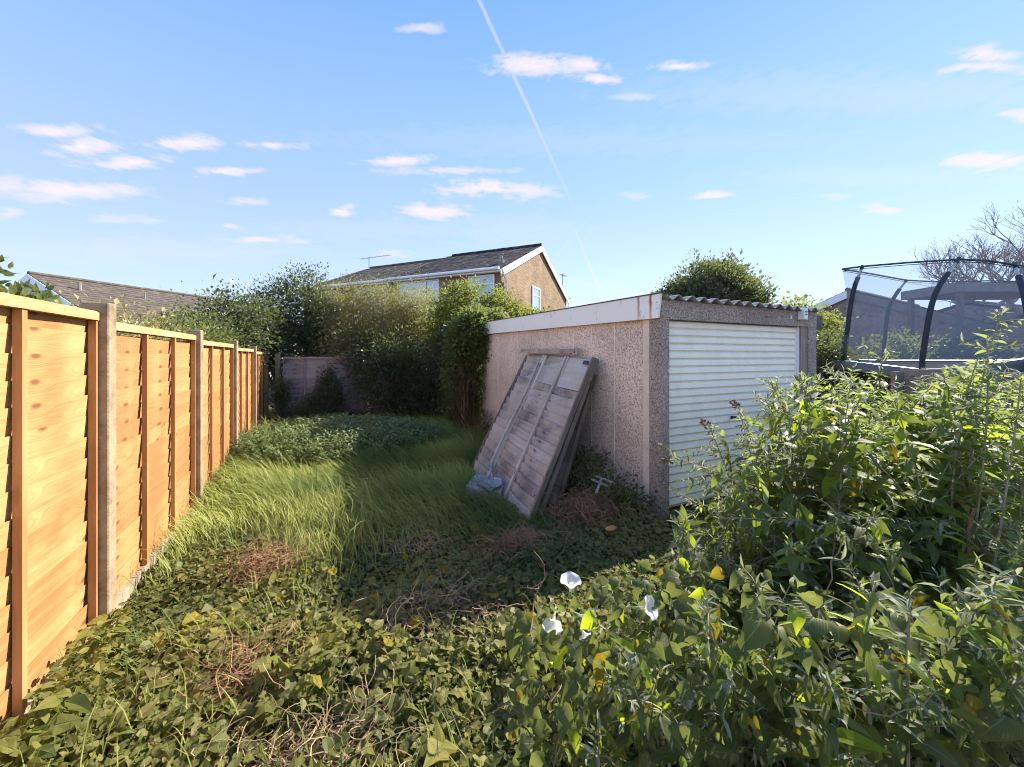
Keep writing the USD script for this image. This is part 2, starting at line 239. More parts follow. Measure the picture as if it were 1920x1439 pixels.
m_stem = plain('brown_green_stem', (.20, .14, .07), .7, var=.3, scale=12, bump=.1)
m_stemred = plain('reddish_brown_stem', (.22, .11, .06), .6, var=.3, scale=12, bump=.1)
m_stempale = plain('pale_felted_stem', (.27, .22, .13), .8, var=.2, scale=12, bump=.05)
m_bark = plain('grey_brown_bark', (.25, .21, .18), .9, var=.4, scale=8, bump=.5)
m_dead = plain('dead_brown_stalk', (.38, .26, .15), .85, var=.5, scale=4, bump=.1)
m_deadred = plain('dead_russet_stalk', (.30, .16, .085), .85, var=.5, scale=4, bump=.1)
m_mat = plain('black_woven_mat', (.02, .02, .022), 1.0, var=.2, scale=8, bump=.0, spec=.02)
m_slab = plain('grey_brown_felt_roof', (.19, .165, .155), .9, var=.2, scale=5)
m_joint = plain('pale_mortar_joint', (.86, .70, .54), .9)
m_hung = plain('brown_tile_hanging', (.27, .20, .165), .85, var=.35, scale=7)
m_slot = plain('black_metal', (.02, .02, .02), .5)

def pebble(name, cols, mort, vs=75):
    """Exposed aggregate: small stones of mixed tone set in a pale matrix."""
    return M(name, {'g': ('geometry', {}), 'v': ('voronoi_texture', {'scale': vs, 'randomness': 1.0}), 'e': ('voronoi_texture', {'scale': vs, 'feature': 'distance_to_edge'}), 'sv': ('separate_xyz', {}), 'r': ('rgb_ramp', {'interpolate': False, 'ramp': [(i / len(cols), c) for i, c in enumerate(cols)]}),
        'er': ('map_range', {'from_min': .02, 'from_max': .16, 'to_min': 1, 'to_max': 0, 'clamp': True}), 'm': ('mix_color', {'b': mort}), 'n': ('noise_texture', {'scale': 1.6, 'detail': 4}), 'nr': ('map_range', {'from_min': .35, 'from_max': .65, 'to_min': .82, 'to_max': 1.1, 'clamp': True}), 'mm': ('vector_math', {'math_type': 'scale'}),
        'b': ('bump', {'strength': .7, 'distance': .006}), 'p': ('principled_bsdf', {'roughness': .85, 'specular_ior_level': .2})},
        [('g.position', 'v.vector'), ('g.position', 'e.vector'), ('v.color', 'sv.vector'), ('sv.x', 'r.fac'), ('e.distance', 'er.value'), ('er.result', 'm.fac'), ('r.color', 'm.a'), ('g.position', 'n.vector'), ('n.fac', 'nr.value'), ('m.result', 'mm.vector1'), ('nr.result', 'mm.scale'), ('mm.vector', 'p.base_color'), ('e.distance', 'b.height'), ('b.normal', 'p.normal')])
m_pebble = pebble('pink_pebble_aggregate', [(.78, .54, .39), (.30, .15, .10), (.84, .63, .47), (.70, .45, .32), (.88, .72, .56), (.42, .23, .155), (.80, .58, .42)], (.72, .53, .39), 95)
m_pebdark = pebble('brown_pebble_aggregate', [(.34, .24, .18), (.14, .09, .075), (.46, .35, .27), (.25, .17, .13), (.56, .45, .36)], (.38, .28, .22), 100)
m_strip = plain('buff_concrete_edge', (.74, .56, .40), .9, var=.12, scale=8, bump=.2, spec=.2)

m_fascia = M('rust_streaked_white_board', {'g': ('geometry', {}), 'sp': ('separate_xyz', {}), 'ms': ('mapping', {'scale': (1, 7, 3.2)}), 'n': ('noise_texture', {'scale': 1.4, 'detail': 5, 'roughness': .7}), 'r': ('map_range', {'from_min': .60, 'from_max': .70, 'to_min': 0, 'to_max': .75, 'clamp': True}),
    'y1': ('math', {'math_type': 'subtract', 'value2': 2.885}), 'a1': ('math', {'math_type': 'absolute'}), 'q1': ('map_range', {'from_min': .022, 'from_max': .008, 'to_min': 0, 'to_max': 1, 'clamp': True}), 'y2': ('math', {'math_type': 'subtract', 'value2': 3.05}), 'a2': ('math', {'math_type': 'absolute'}), 'q2': ('map_range', {'from_min': .022, 'from_max': .007, 'to_min': 0, 'to_max': .8, 'clamp': True}),
    'nz': ('noise_texture', {'scale': 14, 'detail': 3}), 'w1': ('math', {'math_type': 'multiply_add', 'value2': .03, 'value3': -.015}), 'yw': ('math', {'math_type': 'add'}), 'mx': ('math', {'math_type': 'maximum'}), 'zr': ('map_range', {'from_min': 1.96, 'from_max': 2.12, 'to_min': 0.45, 'to_max': 1, 'clamp': True}), 'ru': ('math', {'math_type': 'multiply'}),
    'et': ('map_range', {'from_min': 2.172, 'from_max': 2.185, 'to_min': 0, 'to_max': .7, 'clamp': True}), 'm1': ('mix_color', {'a': (.86, .77, .65), 'b': (.34, .27, .22)}), 'm2': ('mix_color', {'b': (.36, .10, .03)}), 'm3': ('mix_color', {'b': (.2, .12, .09)}), 'p': ('principled_bsdf', {'roughness': .6})},
    [('g.position', 'sp.vector'), ('g.position', 'ms.vector'), ('ms.vector', 'n.vector'), ('n.fac', 'r.value'), ('g.position', 'nz.vector'), ('nz.fac', 'w1.value1'), ('sp.y', 'yw.value1'), ('w1.value', 'yw.value2'), ('yw.value', 'y1.value1'), ('y1.value', 'a1.value1'), ('a1.value', 'q1.value'), ('yw.value', 'y2.value1'), ('y2.value', 'a2.value1'), ('a2.value', 'q2.value'), ('q1.result', 'mx.value1'), ('q2.result', 'mx.value2'),
     ('sp.z', 'zr.value'), ('mx.value', 'ru.value1'), ('zr.result', 'ru.value2'), ('r.result', 'm1.fac'), ('m1.result', 'm2.a'), ('ru.value', 'm2.fac'), ('sp.z', 'et.value'), ('m2.result', 'p.base_color')])

def brick(name, c1, c2, mort, rot, scale=1.0):
    """Far-off brickwork on vertical walls facing the direction rot."""
    return M(name, {'g': ('geometry', {}), 'm': ('vector_rotate', {'rotate_type': 'z_axis', 'angle': -rot}), 'sp': ('separate_xyz', {}), 'cx': ('combine_xyz', {}), 'b': ('brick_texture', {'color1': c1, 'color2': c2, 'mortar': mort, 'scale': 1.0, 'mortar_size': .009, 'brick_width': .225, 'row_height': .075, 'bias': -.1}),
        'n': ('noise_texture', {'scale': 1.2, 'detail': 5, 'roughness': .7}), 'nr': ('map_range', {'from_min': .35, 'from_max': .65, 'to_min': .75, 'to_max': 1.2, 'clamp': True}), 'mm': ('vector_math', {'math_type': 'scale'}), 'bm': ('bump', {'strength': .5, 'distance': .01, 'invert': True}), 'p': ('principled_bsdf', {'roughness': .9, 'specular_ior_level': .2})},
        [('g.position', 'm.vector'), ('m.vector', 'sp.vector'), ('sp.x', 'cx.x'), ('sp.z', 'cx.y'), ('cx.vector', 'b.vector'), ('g.position', 'n.vector'), ('n.fac', 'nr.value'), ('b.color', 'mm.vector1'), ('nr.result', 'mm.scale'), ('mm.vector', 'p.base_color'), ('b.fac', 'bm.height'), ('bm.normal', 'p.normal')])
def rooftile(name, cols, scale=3.2):
    return M(name, {'g': ('geometry', {}), 'r': ('rgb_ramp', {'ramp': [(i / (len(cols) - 1), c) for i, c in enumerate(cols)]}), 'n': ('noise_texture', {'scale': scale, 'detail': 7, 'roughness': .75}), 'nr': ('map_range', {'from_min': .5, 'from_max': .68, 'to_min': 0, 'to_max': .8, 'clamp': True}), 'm': ('mix_color', {'b': (.20, .19, .14)}), 'p': ('principled_bsdf', {'roughness': .85, 'specular_ior_level': .25})},
        [('g.random_per_island', 'r.fac'), ('g.position', 'n.vector'), ('n.fac', 'nr.value'), ('nr.result', 'm.fac'), ('r.color', 'm.a'), ('m.result', 'p.base_color')])
m_roofdark = rooftile('dark_brown_tiles', [(.035, .026, .03), (.07, .052, .054), (.11, .085, .082)])
m_roofbrown = rooftile('weathered_brown_tiles', [(.10, .078, .062), (.16, .125, .10), (.22, .18, .145)])
m_roofred = rooftile('red_brown_tiles', [(.15, .075, .055), (.20, .11, .08), (.25, .15, .12)])
m_pane = M('window_glass', {'f': ('fresnel', {'IOR': 1.5}), 'fa': ('math', {'math_type': 'add', 'value2': .25}), 't': ('transparent_bsdf', {'color': (.82, .86, .88)}), 'g': ('glossy_bsdf', {'roughness': .03}), 'm': ('mix_closure', {})},
    [('f.fac', 'fa.value1'), ('fa.value', 'm.fac'), ('t.BSDF', 'm.closure1'), ('g.BSDF', 'm.closure2')], surface='m.closure')
m_blind = plain('pale_blind', (.62, .62, .62), .8, var=.05)
m_room = plain('dim_room_interior', (.20, .20, .21), .9)
m_net = M('fine_dark_netting', {'t': ('transparent_bsdf', {}), 'd': ('diffuse_bsdf', {'color': (.17, .17, .18)}), 'm': ('mix_closure', {'fac': .24})}, [('t.BSDF', 'm.closure1'), ('d.BSDF', 'm.closure2')], surface='m.closure')
# ------------------------------------------------------------------ ground
def build_ground():
    xs = np.concatenate([np.linspace(-400, -30, 12)[:-1], np.linspace(-30, -3, 10)[:-1], np.linspace(-3, 7, 81), np.linspace(7, 40, 12)[1:], np.linspace(40, 400, 12)[1:]])
    ys = np.concatenate([np.linspace(-400, -30, 10)[:-1], np.linspace(-30, -1, 8)[:-1], np.linspace(-1, 12, 105), np.linspace(12, 50, 12)[1:], np.linspace(50, 600, 14)[1:]])
    X, Y = np.meshgrid(xs, ys, indexing='ij')
    m = M('earth_and_litter', {'g': ('geometry', {}), 'n': ('noise_texture', {'scale': 2.2, 'detail': 8, 'roughness': .7}), 'f': ('noise_texture', {'scale': 60, 'detail': 4}), 'r': ('rgb_ramp', {'ramp': [(.3, (.03, .026, .014)), (.5, (.07, .062, .026)), (.68, (.12, .085, .045))]}), 'b': ('bump', {'strength': .9, 'distance': .02}), 'p': ('principled_bsdf', {'roughness': .95, 'specular_ior_level': .1})},
        [('g.position', 'n.vector'), ('g.position', 'f.vector'), ('n.fac', 'r.fac'), ('r.color', 'p.base_color'), ('f.fac', 'b.height'), ('b.normal', 'p.normal')])
    MB().grid(np.stack([X, Y, ground_z(X, Y)], -1)).build('ground', m, smooth=True, kind='structure', label='overgrown garden ground')
build_ground()

# ------------------------------------------------------------------ lap fence panels
def lap_boards(parent, L, z0, z1, x0, expo, mat, rng, name='board', gap=None, thick=.006, tilt=.010, out=None):
    """Waney lap boards along y in 0..L, stacked from z0 to z1; the upper edges stand proud (+x)."""
    n = int(round((z1 - z0) / expo)); base_off = OFF.random(2) * 50
    for i in range(n):
        zb = z0 + i * expo; zt = min(zb + expo + .018, z1 + .004)
        ny = 8; y = np.linspace(0, L, ny)
        wav = .007 * (meshkit.noise(np.stack([y * 3.1, 0 * y + i * 7.7, 0 * y + rng.random() * 90], -1)) - .5) * 2
        bow = .004 * (rng.random() - .5) * np.sin(y / L * math.pi * rng.integers(1, 4)) + .0025 * rng.standard_normal(ny)
        drop = rng.normal(0, .002)
        xb, xt = x0 + bow, x0 + tilt + bow
        ztw = zt + wav + drop; zbw = np.full(ny, zb - .004)
        P = np.stack([np.stack([xb - thick, y, zbw], -1), np.stack([xb, y, zbw], -1), np.stack([xt, y, ztw], -1), np.stack([xt - thick, y, ztw], -1), np.stack([xb - thick, y, zbw], -1)], 1)
        base_off = base_off + rng.normal(0, (.02, .004)); off = base_off + np.array([OFF.integers(0, 400) * 100, 0])
        if rng.random() < .12: base_off = OFF.random(2) * 50
        m = MB()
        for k, (a, b) in enumerate(((0, .005), (.005, .135), (.135, .14), (.14, .27))):
            seg = P[:, k:k + 2]
            uv = np.stack([np.repeat(y[:, None], 2, 1) + off[0], np.broadcast_to(np.array([a, b])[None], (ny, 2)) + off[1]], -1)
            m.grid(seg[:, ::-1] if False else seg, uv)
        m.build(name, mat, parent)

def lap_panel(fence, y0, L, ztop, zbot, xf, mats, rng, expo=.1145, bats=(1 / 3, 2 / 3), flip=False):
    """One framed panel standing in the plane x = xf (front of the frame): frame (the part), battens, top rail, boards (its pieces)."""
    mb_, mr_, mt_ = mats
    p = MB().box((xf - .074, y0 + .02, zbot - .004), (xf - .036, y0 + L - .02, zbot + .03)).build('fence_panel', mt_, fence)
    for a, b in ((0, .022), (L - .022, L)): MB().box((xf - .034, y0 + a, zbot), (xf, y0 + b, ztop - .052)).build('edge_batten', mt_, p)
    MB().box((xf - .078, y0, ztop - .050), (xf + .006, y0 + L, ztop - .006)).box((xf - .070, y0, ztop - .0058), (xf - .002, y0 + L, ztop)).build('top_rail', mr_, p)
    for b in bats:
        yc = y0 + L * b
        MB().box((xf - .030, yc - .0165, zbot + .004), (xf - .001, yc + .0165, ztop - .0505)).build('batten', mt_, p)
    # boards are made in panel space and moved along y by an op on each mesh
    before = used.get((str(p.GetPath()), 'board'), -1)
    lap_boards(p, L - .006, zbot, ztop - .053, xf - .046, expo, mb_, rng)
    after = used.get((str(p.GetPath()), 'board'), -1)
    for k in range(before + 1, after + 1):
        q = UsdGeom.Mesh.Get(stage, f'{p.GetPath()}/board' + ('' if k == 0 else f'_{k:03d}'))
        q.AddTranslateOp().Set(Gf.Vec3d(0, y0 + .003, 0))
    return p

def conc_post(fence, y, xf, top, bot=-.3, w=.1, d=.115, mat=None, name='concrete_post'):
    m = MB(); c = .006
    prof = np.array([(xf - d, y - w / 2), (xf - c, y - w / 2), (xf, y - w / 2 + c), (xf, y + w / 2 - c), (xf - c, y + w / 2), (xf - d, y + w / 2), (xf - d, y - w / 2)])
    P = np.stack([np.c_[prof, np.full(7, bot)], np.c_[prof, np.full(7, top - c)]], 1)
    m.grid(P[::-1])
    ins = prof.copy(); ins[:, 0] = np.clip(ins[:, 0], xf - d + c, xf - c); ins[:, 1] = np.clip(ins[:, 1], y - w / 2 + c, y + w / 2 - c)
    m.grid(np.stack([np.c_[prof, np.full(7, top - c)], np.c_[ins, np.full(7, top)]], 1)[::-1])
    m.add(np.c_[ins[:6], np.full(6, top)], [(0, 1, 2), (0, 2, 3), (0, 3, 4), (0, 4, 5)])
    return m.build(name, mat or m_conc, fence)

rng = np.random.default_rng(11)
fence = thing('timber_fence', 'long golden timber lap fence with grey concrete posts along the left side', 'fence')
XF = -1.105
for k in range(-1, 4):
    y0 = 3.04 + 1.93 * k
    top = 1.845 - .042 * (k + 1)
    conc_post(fence, y0, XF + .042, top + .095)
    lap_panel(fence, y0 + .052, 1.826, top, .105, XF, (m_fence, m_rail, m_batten), rng)
    MB().box((XF - .06, y0 + .051, -.15), (XF - .008, y0 + 1.879, .103)).build('gravel_board', m_conc_pale, fence)
conc_post(fence, 3.04 + 1.93 * 4, XF + .042, 1.72)

back = thing('back_fence', 'shaded mauve brown lap fence across the end of the garden', 'fence',
             matrix=[[0, -1, 0, 0], [1, 0, 0, 0], [0, 0, 1, 0], [0, 10.72, 0, 1]])
# own axes: x towards the garden, y to the right along the fence
for k, (y0, top) in enumerate(((-.77, 1.57), (1.16, 1.60), (3.09, 1.6))):
    conc_post(back, y0 - .05 - .05, .05, top + .08, mat=m_conc)
    lap_panel(back, y0, 1.826, top, .12, 0, (m_backfence, m_backfence, m_backfence), rng, bats=(.25, .5, .75))
    MB().box((-.06, y0, -.1), (-.008, y0 + 1.826, .118)).build('gravel_board', m_conc, back)

# ------------------------------------------------------------------ garage
GX, GY, GW, GL = 2.94, 2.777, 2.62, 4.62
gar = thing('garage', 'pebble-dashed concrete garage with white up-and-over door and corrugated roof', 'garage')
# side wall: concrete panels with pale edges
ys = [GY + .245, 3.46, 3.875, 4.25, 5.05, 5.86, 6.65, GY + GL]
for a, b in zip(ys[:-1], ys[1:]):
    w = MB().box((GX + .012, a + .004, -.1), (GX + .07, b - .004, 2.0)).build('wall_panel', m_pebble, gar)
    MB().box((GX + .009, b - .0055, -.1), (GX + .0115, b + .0055, 2.0)).build('joint', m_joint, w)
MB().box((GX + .001, GY + .155, -.1), (GX + .075, GY + .243, 2.0)).build('edge_strip', m_strip, gar, label='smooth buff strip beside the corner pillar')
MB().box((GX - .006, GY, -.1), (GX + .10, GY + .153, 2.0)).build('corner_pillar', m_pebdark, gar)
MB().box((GX + GW - .17, GY, -.1), (GX + GW, GY + .15, 1.95)).build('corner_pillar', m_pebdark, gar)
MB().box((GX - .004, GY - .004, 1.951), (GX + GW + .002, GY + .12, 2.135)).build('lintel', m_pebdark, gar)
MB().box((GX + GW - .075, GY + .152, -.1), (GX + GW - .01, GY + GL, 2.0)).build('wall_panel', m_pebdark, gar)
MB().box((GX + .072, GY + GL - .07, -.1), (GX + GW - .08, GY + GL - .01, 2.1)).build('wall_panel', m_pebdark, gar)
# fascia board along the side, its front end cut on the slant
fz = lambda y: 2.188 + .013 * (y - GY)
v = np.array([(GX - .035, GY - .02, fz(GY)), (GX - .035, GY + .012, 1.958), (GX - .035, GY + GL + .05, 2.018), (GX - .035, GY + GL + .05, fz(GY + GL))])
v2 = v + [.022, 0, 0]
MB().add(np.vstack([v, v2]), [(0, 3, 2, 1), (4, 5, 6, 7), (0, 1, 5, 4), (1, 2, 6, 5), (2, 3, 7, 6), (3, 0, 4, 7)]).build('fascia', m_fascia, gar, label='white fascia board with rust streaks at its front end')
MB().box((0, 0, 0), (GL + .09, .05, .012), (np.array([GX - .042, GY - .03, fz(GY) + .001]), np.array([0, .99991, .013]), np.array([1., 0, 0]), np.array([0, -.013, .99991]))).build('roof_edge_trim', m_dark, gar)
for q, (yy, zz) in enumerate(((GY + .03, 2.11), (GY + .022, 2.05), (GY + .2, 1.99))):
    th = np.linspace(0, 2 * math.pi, 9)[:-1]
    MB().add(np.vstack([np.c_[np.full(8, GX - .0385), yy + .005 * np.cos(th), zz + .005 * np.sin(th)], [(GX - .040, yy, zz)]]), [(8, (k + 1) % 8, k) for k in range(8)]).build('screw_head', m_dark, gar)
# corrugated sheets
xs = np.linspace(GX + .012, GX + GW + .05, 15 * 8 + 1); ph = (xs - GX) / .177 * 2 * math.pi
prof = 2.163 + .024 * np.cos(ph)
r2 = np.random.default_rng(3)
edge = GY - .045 - .02 * meshkit.noise(np.c_[xs * 9, 0 * xs, 0 * xs])
rows = []
for t in np.linspace(0, 1, 6):
    rows.append(np.c_[xs, edge + (GL + .1) * t, prof + .06 * t])
top_ = np.stack(rows); bot = top_ - [0, 0, .009]
mb = MB().grid(top_[:, ::-1]).grid(bot).grid(np.stack([bot[0], top_[0]])[:, ::-1]).grid(np.stack([top_[-1], bot[-1]])[:, ::-1])
roof = mb.build('corrugated_roof', m_tin, gar, smooth=40)
# door of pressed horizontal ribs in a white frame
door = MB().box((GX + .102, GY + .062, .1), (GX + 2.275, GY + .075, 1.945)).build('garage_door', m_door, gar, label='white up-and-over door of horizontal ribs')
n_r = 24; dz = (1.945 - .115) / n_r
for i in range(n_r):
    z0 = .115 + i * dz
    x0, x1 = GX + .106, GX + 2.255
    pr = np.array([(GY + .0615, z0 + .001), (GY + .046, z0 + .010), (GY + .042, z0 + .016), (GY + .050, z0 + dz - .010), (GY + .0615, z0 + dz - .002)])
    P = np.stack([np.c_[np.full(5, x0), pr], np.c_[np.full(5, x1), pr]], 0)
    MB().grid(P).build('rib', m_door, door)
hd = MB().tube([(4.02, GY + .058, .93), (4.02, GY + .018, .93)], .016, 10).build('door_handle', m_slot, door, smooth=40)
MB().box((3.99, GY + .008, .915), (4.05, GY + .0175, .945)).build('grip', m_slot, door)
MB().box((GX + 2.257, GY + .045, .1), (GX + 2.275, GY + .0615, 1.94)).build('edge_channel', m_door, door)
MB().box((GX + 2.28, GY + .03, .05), (GX + 2.312, GY + .07, 1.948)).build('door_frame', m_white, gar)
MB().box((GX + 2.316, GY + .012, .0), (GX + 2.448, GY + .09, 1.949)).build('door_jamb', m_timberframe, gar, label='brown timber jamb right of the door')
MB().box((GX + GW + .012, GY + .10, 1.93), (GX + GW + .34, GY + .14, 2.12)).build('eaves_board', m_dark, gar, label='dark board under the roof edge on the right')
br = MB().box((5.16, GY - .075, 2.03), (5.235, GY - .006, 2.165)).build('bracket', m_white, gar, label='small white box fixed to the lintel')
MB().box((5.176, GY - .083, 2.115), (5.218, GY - .076, 2.125)).box((5.18, GY - .083, 2.085), (5.215, GY - .076, 2.093)).build('slot', m_slot, br)
MB().box((5.0, GY - .02, 2.03), (5.014, GY - .005, 2.07)).build('clip', m_white, gar)

# ------------------------------------------------------------------ old panels leaning on the garage
def leaning_panel(label, BL, BR, TR, TL, mats, seed, bats, expo, name='old_fence_panel', edge=True, rail=True, wide=0):
    """Panel from its four corners; own axes u along the boards, v up the battens, w outwards."""
    BL, BR, TR, TL = map(lambda a: np.asarray(a, float), (BL, BR, TR, TL))
    u = BL - BR; v = TR - BR; Lu, Lv = np.linalg.norm(u), np.linalg.norm(v); w = np.cross(v, u); w /= np.linalg.norm(w)
    t = thing(name, label, 'fence panel', matrix=[[*w, 0], [*(u / Lu), 0], [*(v / Lv), 0], [*BR, 1]])
    g = np.random.default_rng(seed)
    lap_boards(t, Lu, .0, Lv - wide - .03, -.016, expo, mats[0], g, tilt=.024)
    if wide: lap_boards(t, Lu, Lv - wide - .02, Lv - .03, -.008, wide / 2, mats[0], g, tilt=.006)
    for k, b in enumerate(bats):
        MB().box((.0, Lu * b - .021, .01 + .03 * g.random()), (.026, Lu * b + .021, Lv - .01 - .03 * g.random())).build('batten', mats[1], t)
    if edge:
        MB().box((-.026, -.012, .0), (.022, .016, Lv)).build('edge_batten', mats[2], t); MB().box((-.026, Lu - .016, .02), (.016, Lu + .008, Lv * .96)).build('edge_batten', mats[2], t)
    if rail: MB().box((-.05, .01, Lv - .028), (-.016, Lu - .02, Lv - .002)).build('top_rail', mats[0], t)
    return t, (BR, u / Lu, v / Lv, w, Lu, Lv)
om = (m_oldwood, m_oldbatten, m_oldbatten2)
front, fp = leaning_panel('grey weathered lap panel in front, leaning against the garage wall', (1.82, 4.97, .10), (1.735, 3.235, .02), (2.83, 3.67, 1.575), (2.83, 5.44, 1.63), om, 21, (.335, .665), .112, wide=.44)
leaning_panel('second old lap panel, just behind the front one against the garage', (1.90, 4.98, .10), (1.90, 3.33, .02), (2.865, 3.66, 1.56), (2.865, 5.72, 1.60), om, 22, (.33, .66), .118)
leaning_panel('steepest old lap panel, hindmost against the garage wall', (2.14, 5.02, .08), (2.16, 3.42, .03), (2.895, 3.74, 1.38), (2.895, 5.66, 1.40), om, 23, (.33, .66), .118)
t = thing('loose_batten', 'loose grey timber lying across the top of the leaning panels', 'timber')
MB().bar((2.855, 5.50, 1.675), (2.855, 4.06, 1.655), .055, .05).build('length', m_oldwood, t)
MB().bar((2.850, 4.02, 1.60), (2.850, 4.02, 1.69), .035, .045, up=(1, 0, 0)).build('stub', m_oldbatten, t, label='short upright offcut at its near end')
MB().bar((2.815, 5.35, 1.645), (2.815, 4.35, 1.640), .02, .028).build('splinter', m_oldwood, t)
tag(MB().box((.024, .03, 1.83), (.034, .13, 1.88), (fp[0], fp[3], fp[1], fp[2])).build('plastic_clip', m_slot), 'small black plastic piece near the top corner of the front panel', 'clip')
# shovel standing on a concrete block
blk = pt(910, 918, 4.45); bz = 0.02
t = thing('concrete_block', 'rough grey concrete block at the foot of the leaning panels', 'block')
a0, a1, a2, a3 = [np.array(pt(px, py, d)) for px, py, d in ((874, 907, 4.36), (938, 924, 4.18), (946, 908, 4.45), (893, 890, 4.75))]
tp = np.array([a0, a1, a2, a3]); tp[:, 2] = [.17, .155, .15, .19]; bt = tp.copy(); bt[:, 2] = -.08; bt[:2] += np.array([-.02, -.04, 0])
mid = tp.mean(0) - [0, 0, .02]
MB().add(np.vstack([tp, bt, [mid]]), [(0, 1, 8), (1, 2, 8), (2, 3, 8), (3, 0, 8), (4, 5, 1), (4, 1, 0), (5, 6, 2), (5, 2, 1), (6, 7, 3), (6, 3, 2), (7, 4, 0), (7, 0, 3)]).build('block', m_block, t)
t = thing('shovel', 'long-handled shovel standing on the concrete block against the front panel', 'shovel')
hb = mid + [.05, .0, .03]
onp = lambda a, b, h=.045: fp[0] + fp[1] * fp[4] * a + fp[2] * fp[5] * b + fp[3] * h
s0 = onp(.665, .12, .05); s1 = onp(.664, .90, .05)
MB().tube([s0 + (s1 - s0) * q + fp[3] * .008 * math.sin(q * 7) for q in np.linspace(0, 1, 9)], .017, 8).build('shaft', m_shaft, t, smooth=40)
neck = [s0, s0 + (hb - s0) * .4 + [0, 0, -.01], hb + [.03, 0, .02]]
MB().tube(neck, [.018, .017, .012], 8).build('socket', m_shovel, t, smooth=40)
f_ = norm(hb - s0); f_[2] = -.12; f_ = norm(f_); sd = norm(np.cross(f_, [0, 0, 1])); n_ = np.cross(sd, f_)
gu, gv = np.meshgrid(np.linspace(-1, 1, 9), np.linspace(0, 1, 8), indexing='ij')
wid = .125 * np.clip(np.sqrt(np.clip(1 - np.clip((gv - .55) / .45, 0, 1) ** 2 * .85, 0, 1)), .2, 1) * np.clip(.35 + gv * 4, 0, 1)
P = hb[None, None] + f_ * (gv[..., None] * .27 - .03) + sd * (gu * wid)[..., None] + n_ * ((np.abs(gu) ** 2) * .035 + .012)[..., None]
MB().grid(P).grid((P - n_ * .003)[:, ::-1]).build('blade', m_shovel, t, smooth=50)

# ------------------------------------------------------------------ houses
C0 = np.array([6.16, 13.57, 0]); GD = np.array([.7725, .635, 0]); GD /= np.linalg.norm(GD); FD = np.array([-GD[1], GD[0], 0])
def tiles(m, o, du, dv, L, W, dn, tw=.33, course=.27, g=None, lift=.018):
    """Overlapping tiles on a slope: from o along du (L) and up dv (W)."""
    nu, nv = int(math.ceil(L / tw)), int(math.ceil(W / course))
    I, J = np.meshgrid(np.arange(nu), np.arange(nv), indexing='ij'); I, J = I.ravel(), J.ravel()
    a0 = I * tw; a1 = np.minimum(a0 + tw - .006, L); b0 = J * course; b1 = np.minimum(b0 + course + .03, W)
    k = np.zeros(len(I)); h = lift + g.normal(0, .004, len(I)); h2 = g.normal(0, .003, len(I))
    def q(a, b, z): return o + a[:, None] * du + b[:, None] * dv + z[:, None] * dn
    v = np.stack([q(a0, b0, k), q(a1, b0, k), q(a0, b0, h), q(a1, b0, h + h2), q(a1, b1, k + .004), q(a0, b1, k + .004)], 1)
    f = np.array([(0, 1, 3, 2), (2, 3, 4, 5)])[None] + 6 * np.arange(len(I))[:, None, None]
    m.add(v.reshape(-1, 3), f.reshape(-1, 4))
